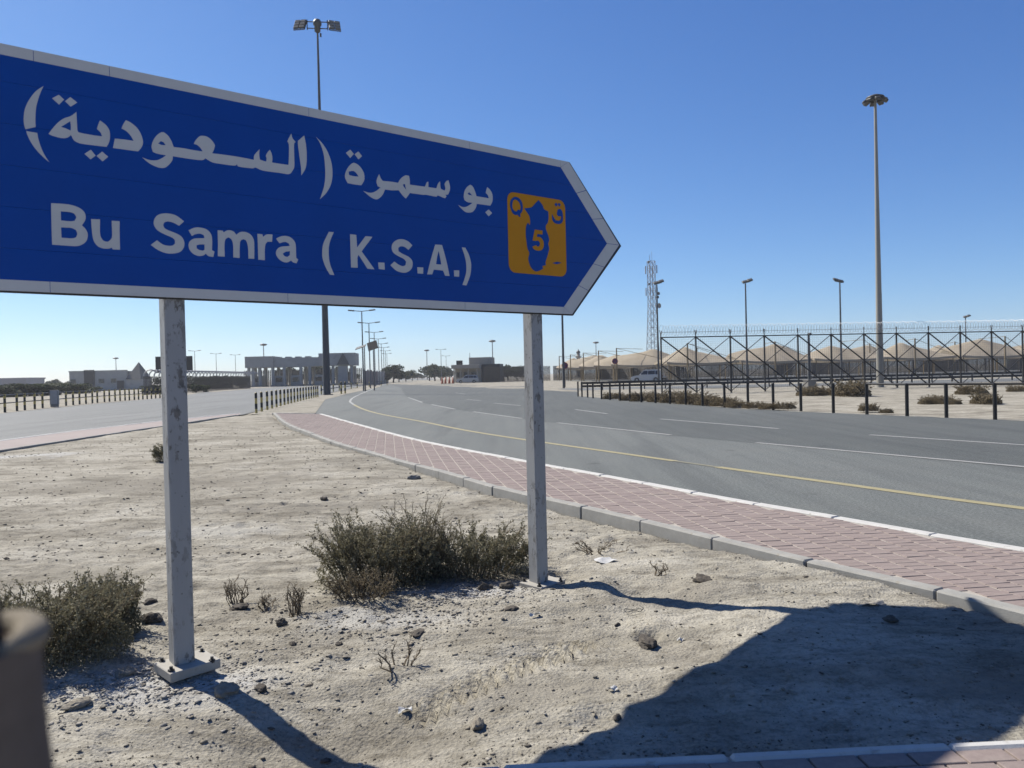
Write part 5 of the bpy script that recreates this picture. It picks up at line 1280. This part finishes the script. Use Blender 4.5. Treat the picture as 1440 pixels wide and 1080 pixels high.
def shed():
    Y = 420; c = stand(10, Y); s = Y / FPX; o = empty('warehouse', c, .05, 'long low bluish warehouse on the far left horizon', 'building')
    h = at(20, 531.5, Y).z; X0 = -40
    block(o, 'wall', X0, (45 - 10) * s, -6, 12, -.5, h - .8, 'roof_far'); block(o, 'roof', X0 - .3, (45 - 10) * s + .4, -6.4, 12.4, h - .8, h, 'roof_far')
    for k in range(5): block(o, 'door', X0 + 8 + k * 9, X0 + 11.5 + k * 9, -6.12, -6.02, 0, 3.2, 'wall_dark', .02)
shed()
def office():
    Y = 186; c = stand(660, Y); s = Y / FPX; X = lambda px: (px - 660) * s
    o = empty('checkpoint_office', c, -.12, 'cream checkpoint office with a flat canopy and a taller box roof behind the parked car', 'building')
    z = lambda py: at(660, py, Y).z
    block(o, 'roof_box', X(658), X(689), 2, 9, 0, z(502.5), 'wall_cream')
    block(o, 'wall', X(641), X(678), -1, 7, 0, z(513.5), 'wall_cream')
    block(o, 'canopy_slab', X(639.5), X(678.5), -4.2, -.9, z(518.3), z(513), 'wall_cream')
    for px in (643, 652, 663, 675):
        b = MB(); b.tube((X(px), -3.8, 0), (X(px), -3.8, z(518.4)), .16, n=10); b.build('column', M['wall_cream'], o)
    for px in (647, 657, 668):
        f = block(o, 'window', X(px) - .7, X(px) + .7, -1.1, -.98, 1.1, 2.6, 'wall_cream', .02); b = MB(); b.box((X(px), -1.13, 1.85), (1.15, .05, 1.25)); b.build('pane', M['glass_dark'], f)
    block(o, 'side_wing', X(678.5), X(704), -.5, 6, 0, z(512.5), 'wall_dark')
    b = MB(); b.tube((X(658.5), 3, z(503)), (X(658.5), 3, z(496)), .06, n=5); b.build('aerial', M['mast_dark'], o)
    b = MB()
    for px in (642.5, 645.5, 648.5): b.cbox((X(px), 1, z(513) + .55), (.4, .8, 1.1), .04)
    b.build('roof_unit', M['wall_dark'], o)
office()
def pink_wall():
    p0 = stand(513, 175); p1 = stand(546, 255); d = p1 - p0; o = empty('boundary_wall', p0, 0, 'pinkish block boundary wall behind the row of street lamps', 'wall')
    a = math.atan2(d.y, d.x); n = 9
    for i in range(n):
        q = d * ((i + .5) / n); b = MB(); b.cbox(q + Vector((0, 0, 1.65)), (d.length / n - .05, .25, 3.3), .03, Matrix.Rotation(a, 3, 'Z')); b.build('panel', M['wall_pink' if i < 4 else 'wall_grey'], o)
        q = d * (i / n); b = MB(); b.cbox(q + Vector((0, 0, 1.8)), (.4, .4, 3.6), .03, Matrix.Rotation(a, 3, 'Z')); b.build('pier', M['wall_pink' if i < 4 else 'wall_grey'], o)
pink_wall()
def board():
    Y = 132; c = stand(246, Y); s = Y / FPX; o = empty('gantry_sign', c, .12, 'dark back of a big road sign partly hidden by the left signpost', 'road sign')
    z0, z1 = at(246, 524, Y).z, at(246, 501, Y).z
    b = MB(); b.cbox((0, 0, (z0 + z1) / 2), (50 * s, .12, z1 - z0), .02); b.build('panel', M['wall_dark'], o)
    for k in range(4):
        b = MB(); b.cbox((0, -.1, z0 + (k + .5) * (z1 - z0) / 4), (49 * s, .08, .1), .01); b.build('rail', M['steel_dark'], o)
    for x in (-1.6, 1.6):
        b = MB(); b.tube((x, 0, 0), (x, 0, z1 - .1), .12, n=8); b.build('post', M['mast_dark'], o)
board()
def minaret():
    Y = 290; c = stand(814, Y); z = lambda py: at(814, py, Y).z; o = empty('minaret', c, 0, 'slender far minaret with a dark cupola above the canopies', 'minaret')
    b = MB(); b.lathe([(.75, 0), (.68, z(503.5)), (1.15, z(502.5)), (1.15, z(501.2)), (.62, z(501)), (.55, z(496.5)), (0, z(496.4))], n=14); b.build('shaft', M['mosque'], o)
    b = MB(); b.lathe([(.72, z(496.8)), (.8, z(495.3)), (.55, z(493.6)), (.15, z(492.2)), (.05, z(491)), (0, z(489.5))], n=14); b.build('cupola', M['roof_dark'], o)
minaret()

# ------------------------------------------------------------------ trees and far bushes
def crown_mesh(seed, n, leaf, low=False):
    g = np.random.RandomState(seed); L = 15
    lob = [(g.randn() * .20, g.randn() * .20, (.10 if low else .30) + (.62 if low else .5) * g.rand(), .13 + .13 * g.rand()) for _ in range(L)]
    P = []
    for k in range(n):
        x, y, z, r = lob[g.randint(L)]; d = g.randn(3); d /= np.linalg.norm(d); rr = r * g.rand() ** .3
        P.append((x + d[0] * rr, y + d[1] * rr, max(.02, z + d[2] * rr * .85)))
    P = np.array(P); P[:, 2] *= 1 / P[:, 2].max(); d1 = g.randn(n, 3); d1 /= np.linalg.norm(d1, axis=1)[:, None]; d2 = np.cross(d1, g.randn(n, 3)); d2 /= np.linalg.norm(d2, axis=1)[:, None]
    s = leaf * (.5 + g.rand(n, 1)); V = np.stack([P - d1 * s, P + d2 * s * .6, P + d1 * s, P - d2 * s * .6], 1).reshape(-1, 3)
    me = np_mesh('crown', V, np.arange(n * 4).reshape(-1, 4), M['leaf_tree']); return tinted(me, g.rand(n))
TM = [crown_mesh(s, 2200, .045) for s in (1, 2, 3)]; TL = [crown_mesh(s, 2200, .05, True) for s in (4, 5, 6)]
b = MB(); b.path([(0, 0, -.04), (.02, 0, .2), (0, .02, .42), (.03, 0, .65)], [.035, .028, .022, .01], 8)
for k in range(5): b.path([(.01, .01, .25 + .06 * k), (math.cos(k * 1.3) * .13, math.sin(k * 1.3) * .13, .42 + .06 * k), (math.cos(k * 1.3) * .24, math.sin(k * 1.3) * .24, .55 + .06 * k)], [.014, .009, .005], 5)
TRUNK = b.mesh('trunk', M['bark'])
def tree(px, Y, top, k, label, wide=1.0, group='dark trees at the end of the road', low=False):
    base = stand(px, Y); H = max(1.2, at(px, top, Y).z); o = empty('shrub' if low else 'tree', base, k * 1.3, label, 'shrub' if low else 'tree', group)
    o.scale = (H * wide, H * wide, H); link('trunk', TRUNK, o); link('crown', (TL if low else TM)[k % 3], o)
for i, (px, Y, top, w, lab) in enumerate([(553, 250, 513, 1.5, 'big dark tree at the end of the boundary wall'), (561, 270, 517, 1.4, 'dark tree right behind the big one left of the road'), (571, 300, 520.5, 1.6, 'rounded dark tree left of the road, halfway along the group'),
     (580, 340, 523, 1.6, 'lower dark tree near the right end of the left group'), (587, 400, 525, 1.7, 'last low tree of the group left of the road'), (594, 520, 526.5, 1.8, 'tiny dark tree exactly where the road ends'),
     (604, 300, 513.5, 1.4, 'dark bushy tree at the left end of the group right of the road'), (612, 280, 512, 1.5, 'big dark tree right of the road beside the double-arm lamp'), (620, 300, 515, 1.3, 'dark tree behind the far double-arm lamp'),
     (544, 240, 519, 1.2, 'small tree tight against the boundary wall'), (632, 330, 517, 1.4, 'pale distant tree between road and checkpoint office')]):
    tree(px, Y, top, i, lab, w)
for i, (px, Y, top, lab) in enumerate([(397, 240, 519, 'dark tree seen through the left bays of the gate canopy'), (412, 244, 516, 'dark tree seen through the middle bay of the gate canopy'), (432, 240, 515, 'bigger dark tree behind the gate canopy'), (449, 246, 513, 'dark palm-like tree behind the gate canopy left of the tall mast'), (467, 240, 518, 'dark tree behind the right bays of the gate canopy'), (492, 242, 521, 'low dark tree behind the gable of the gate canopy'),
     (700, 215, 516, 'dark tree behind the checkpoint office'), (715, 215, 513, 'dark tree rising left of the right signpost'), (727, 220, 514, 'dark tree close behind the right signpost')]):
    tree(px, Y, top, i, lab, 1.5, 'dark trees behind the gate and the office')
for i, (px, Y, top, w, lab) in enumerate([(8, 118, 540, 2.6, 'leftmost dark shrub of the hedge behind the side road'), (22, 120, 539.5, 2.6, 'second dark shrub from the left behind the side road'), (37, 122, 539, 2.6, 'dark shrub below the end of the far warehouse'), (53, 126, 539.5, 2.8, 'dark shrub right of the far warehouse'), (69, 128, 539.5, 2.8, 'dark shrub behind the utility cabinet'), (84, 140, 538, 2.8, 'dark shrub left of the grey hall'), (99, 142, 538, 2.8, 'dark shrub at the left corner of the grey hall'), (116, 150, 543, 3.0, 'low shrub in front of the left window of the grey hall'), (133, 160, 544, 3.0, 'low shrub in front of the dark panel of the grey hall'),
      (300, 172, 528, 1.6, 'dark shrub behind the curved-top fence just right of the left signpost'), (313, 176, 529, 1.7, 'second dark shrub behind the curved-top fence'), (327, 180, 528, 1.6, 'third dark shrub behind the curved-top fence'), (340, 184, 529, 1.6, 'dark shrub behind the end of the curved-top fence'), (236, 150, 529, 1.7, 'dark shrub under the dark sign panel'), (258, 155, 528.5, 1.7, 'dark shrub behind the fence and the left signpost'), (286, 168, 529, 1.6, 'dark shrub behind the curved-top fence below the street lamp'),
      (76, 300, 533.5, 1.6, 'far pale tree on the horizon left of the grey hall'), (97, 300, 536, 1.6, 'far small tree at the shoulder of the grey hall'),
      (213, 112, 541, 1.8, 'dark bush under the curved-top fence left of the left signpost'), (222, 114, 542, 1.8, 'second dark bush under the curved-top fence'), (276, 122, 540, 1.9, 'dark bush right of the left signpost'), (286, 125, 545, 1.8, 'low dark bush right of the left signpost')]):
    tree(px, Y, top, i, lab, w, 'dark shrubs beyond the side road', True)

# ------------------------------------------------------------------ vehicles
def car(name, loc, rz, paint, label, cat, tall=1.0):
    o = empty(name, loc, rz, label, cat)
    prof = [(-2.42, .42), (-2.45, .72), (-2.38, .98), (-2.30, 1.08), (1.10, 1.06), (1.75, 1.00), (2.25, .86), (2.42, .70), (2.42, .40), (2.20, .30), (1.93, .30)]
    def arch(cx, r=.41): return [(cx + r * math.cos(t), .32 + r * math.sin(t)) for t in [PI * k / 8 for k in range(9)]]
    low = arch(1.50) + [(1.0, .28), (-.95, .28)] + arch(-1.42) + [(-1.95, .30), (-2.2, .30)]
    R90 = Matrix(((1, 0, 0, 0), (0, 0, -1, .92), (0, 1, 0, 0), (0, 0, 0, 1)))
    b = MB(); b.prism([prof + low], R90, 1.84); b.build('body', M[paint], o)
    gh = [(-2.28, 1.08), (-2.05, 1.66), (-1.75, 1.76), (.15, 1.76), (.45, 1.68), (1.18, 1.07)]
    vs = [(x, .86 - (z - 1.07) * .22, z * tall if z > 1.2 else z) for x, z in gh] + [(x, -.86 + (z - 1.07) * .22, z * tall if z > 1.2 else z) for x, z in gh]; n = len(gh)
    b = MB(); b.add(vs, [tuple(range(n - 1, -1, -1)), tuple(range(n, 2 * n))] + [(i, (i + 1) % n, n + (i + 1) % n, n + i) for i in range(n)]); cabn = b.build('cabin', M[paint], o)
    for sgn in (-1, 1):
        for x0, x1, xt0, xt1 in ((-2.0, -1.35, -1.85, -1.35), (-1.28, -.22, -1.28, -.22), (-.14, .98, -.14, .42)):
            b = MB(); q = lambda z: sgn * (.866 - (z - 1.07) * .22)
            b.add([(x0, q(1.14), 1.14), (x1, q(1.14), 1.14), (xt1, q(1.62), 1.62 * tall), (xt0, q(1.62), 1.62 * tall)] + [(x0, q(1.14) - sgn * .03, 1.14), (x1, q(1.14) - sgn * .03, 1.14), (xt1, q(1.62) - sgn * .03, 1.62 * tall), (xt0, q(1.62) - sgn * .03, 1.62 * tall)], [(0, 1, 2, 3), (7, 6, 5, 4), (0, 4, 5, 1), (1, 5, 6, 2), (2, 6, 7, 3), (3, 7, 4, 0)]); b.build('window', M['glass_dark'], cabn)
    b = MB(); b.add([(.53, -.66, 1.62 * tall), (.53, .66, 1.62 * tall), (1.14, .76, 1.14), (1.14, -.76, 1.14)], [(0, 1, 2, 3)]); w = b.build('windscreen', M['glass_dark'], cabn); w.location = (.02, 0, .01)
    for x in (1.50, -1.42):
        for sgn in (-1, 1):
            b = MB(); b.tube((x, sgn * .66, .34), (x, sgn * .90, .34), .34, n=20); wh = b.build('wheel', M['tyre'], o)
            b = MB(); b.tube((x, sgn * .88, .34), (x, sgn * .912, .34), .21, n=14); b.build('rim', M['rim'], wh)
    for sgn in (-1, 1):
        b = MB(); b.cbox((2.33, sgn * .66, .76), (.18, .34, .16), .03); b.build('headlight', M['lens'], o)
        b = MB(); b.cbox((-2.38, sgn * .74, .90), (.10, .2, .26), .02); b.build('tail_light', M['lamp_red'], o)
        b = MB(); b.cbox((.85, sgn * .98, 1.14), (.12, .2, .14), .03); b.build('mirror', M[paint], o)
    for x, nm in ((2.42, 'front_bumper'), (-2.43, 'rear_bumper')):
        b = MB(); b.cbox((x, 0, .46), (.14, 1.78, .2), .05); b.build(nm, M['tyre'], o)
    return o
car('parked_car', stand(657.5, 172), PI + .1, 'car_silver', 'silver station car parked in front of the checkpoint office', 'car')
car('parked_car', stand(912, 116) + Vector((0, 0, .03)), PI - .5, 'car_white', 'white car with a dark windscreen parked under the canopies left of the security fence', 'car', 1.05)
cone_b = MB(); cone_b.lathe([(.02, .75), (.05, .75), (.17, .06), (.17, .04)], n=12); cone_m = cone_b.mesh('body', M['cone'])
base_b = MB(); base_b.cbox((0, 0, .02), (.42, .42, .04), .01); base_m = base_b.mesh('base', M['tyre'])
for px, lab in ((622, 'leftmost orange traffic cone before the checkpoint office'), (626.5, 'second orange traffic cone from the left before the checkpoint office'), (632, 'third orange traffic cone before the checkpoint office'), (637, 'orange traffic cone nearest the silver car')):
    o = empty('traffic_cone', stand(px, 165), 0, lab, 'cone', 'orange cones at the checkpoint'); o.scale = (1.6, 1.6, 1.9); link('body', cone_m, o); link('base', base_m, o)

# ------------------------------------------------------------------ the blurred sleeve at the lens
M['glove'] = worn('dark_brown_glove', (.12, .095, .08), .9, .15, 60, .1)
sl = empty('coat_sleeve', at(-57, 960, .42), 0, 'blurred dark brown sleeve end with a sunlit hem at the lower left', 'sleeve')
o0 = sl.location
def L(px, py, Y=.42): return at(px - 19, py, Y) - o0
b = MB(); b.path([L(-33, 908), L(-32, 990), L(-26, 1060), L(-16, 1180), L(0, 1400), L(30, 1900)], [.0365, .0375, .038, .040, .043, .05], 28); b.build('sleeve', M['sleeve'], sl)
b = MB(); c0 = L(-33, 905); R0_ = .0315
ts = [math.radians(120 - 145 * k / 24) for k in range(25)]
pts = [c0 + Vector((R0_ * math.cos(t), R0_ * math.sin(t), .0)) for t in ts]
b.path(pts, [.002 + .0075 * math.sin(PI * (k + .5) / 25) ** .7 for k in range(25)], 12); b.build('sunlit_hem', M['sunlit_hem'], sl)  # crescent shaped and coloured as the sunlit rim of the sleeve
b = MB(); b.path([L(-42, 960), L(-42, 900), L(-46, 865), L(-56, 835), L(-70, 815)], [.022, .022, .021, .018, .012], 20); b.build('glove', M['glove'], sl)

# ------------------------------------------------------------------ dusty desert air
hz = MB(); hz.box((0, 330, 19), (1500, 1100, 46)); hzm = bpy.data.materials.new('dusty_air'); hzm.use_nodes = True
hn = hzm.node_tree.nodes; hn.remove(hn['Principled BSDF']); pv = hn.new('ShaderNodeVolumePrincipled'); pv.inputs['Color'].default_value = (.93, .95, 1, 1)
pv.inputs['Density'].default_value = .00028; pv.inputs['Anisotropy'].default_value = .2
hzm.node_tree.links.new(pv.outputs[0], hn['Material Output'].inputs['Volume'])
ho = hz.build('haze', hzm); ho['kind'] = 'stuff'
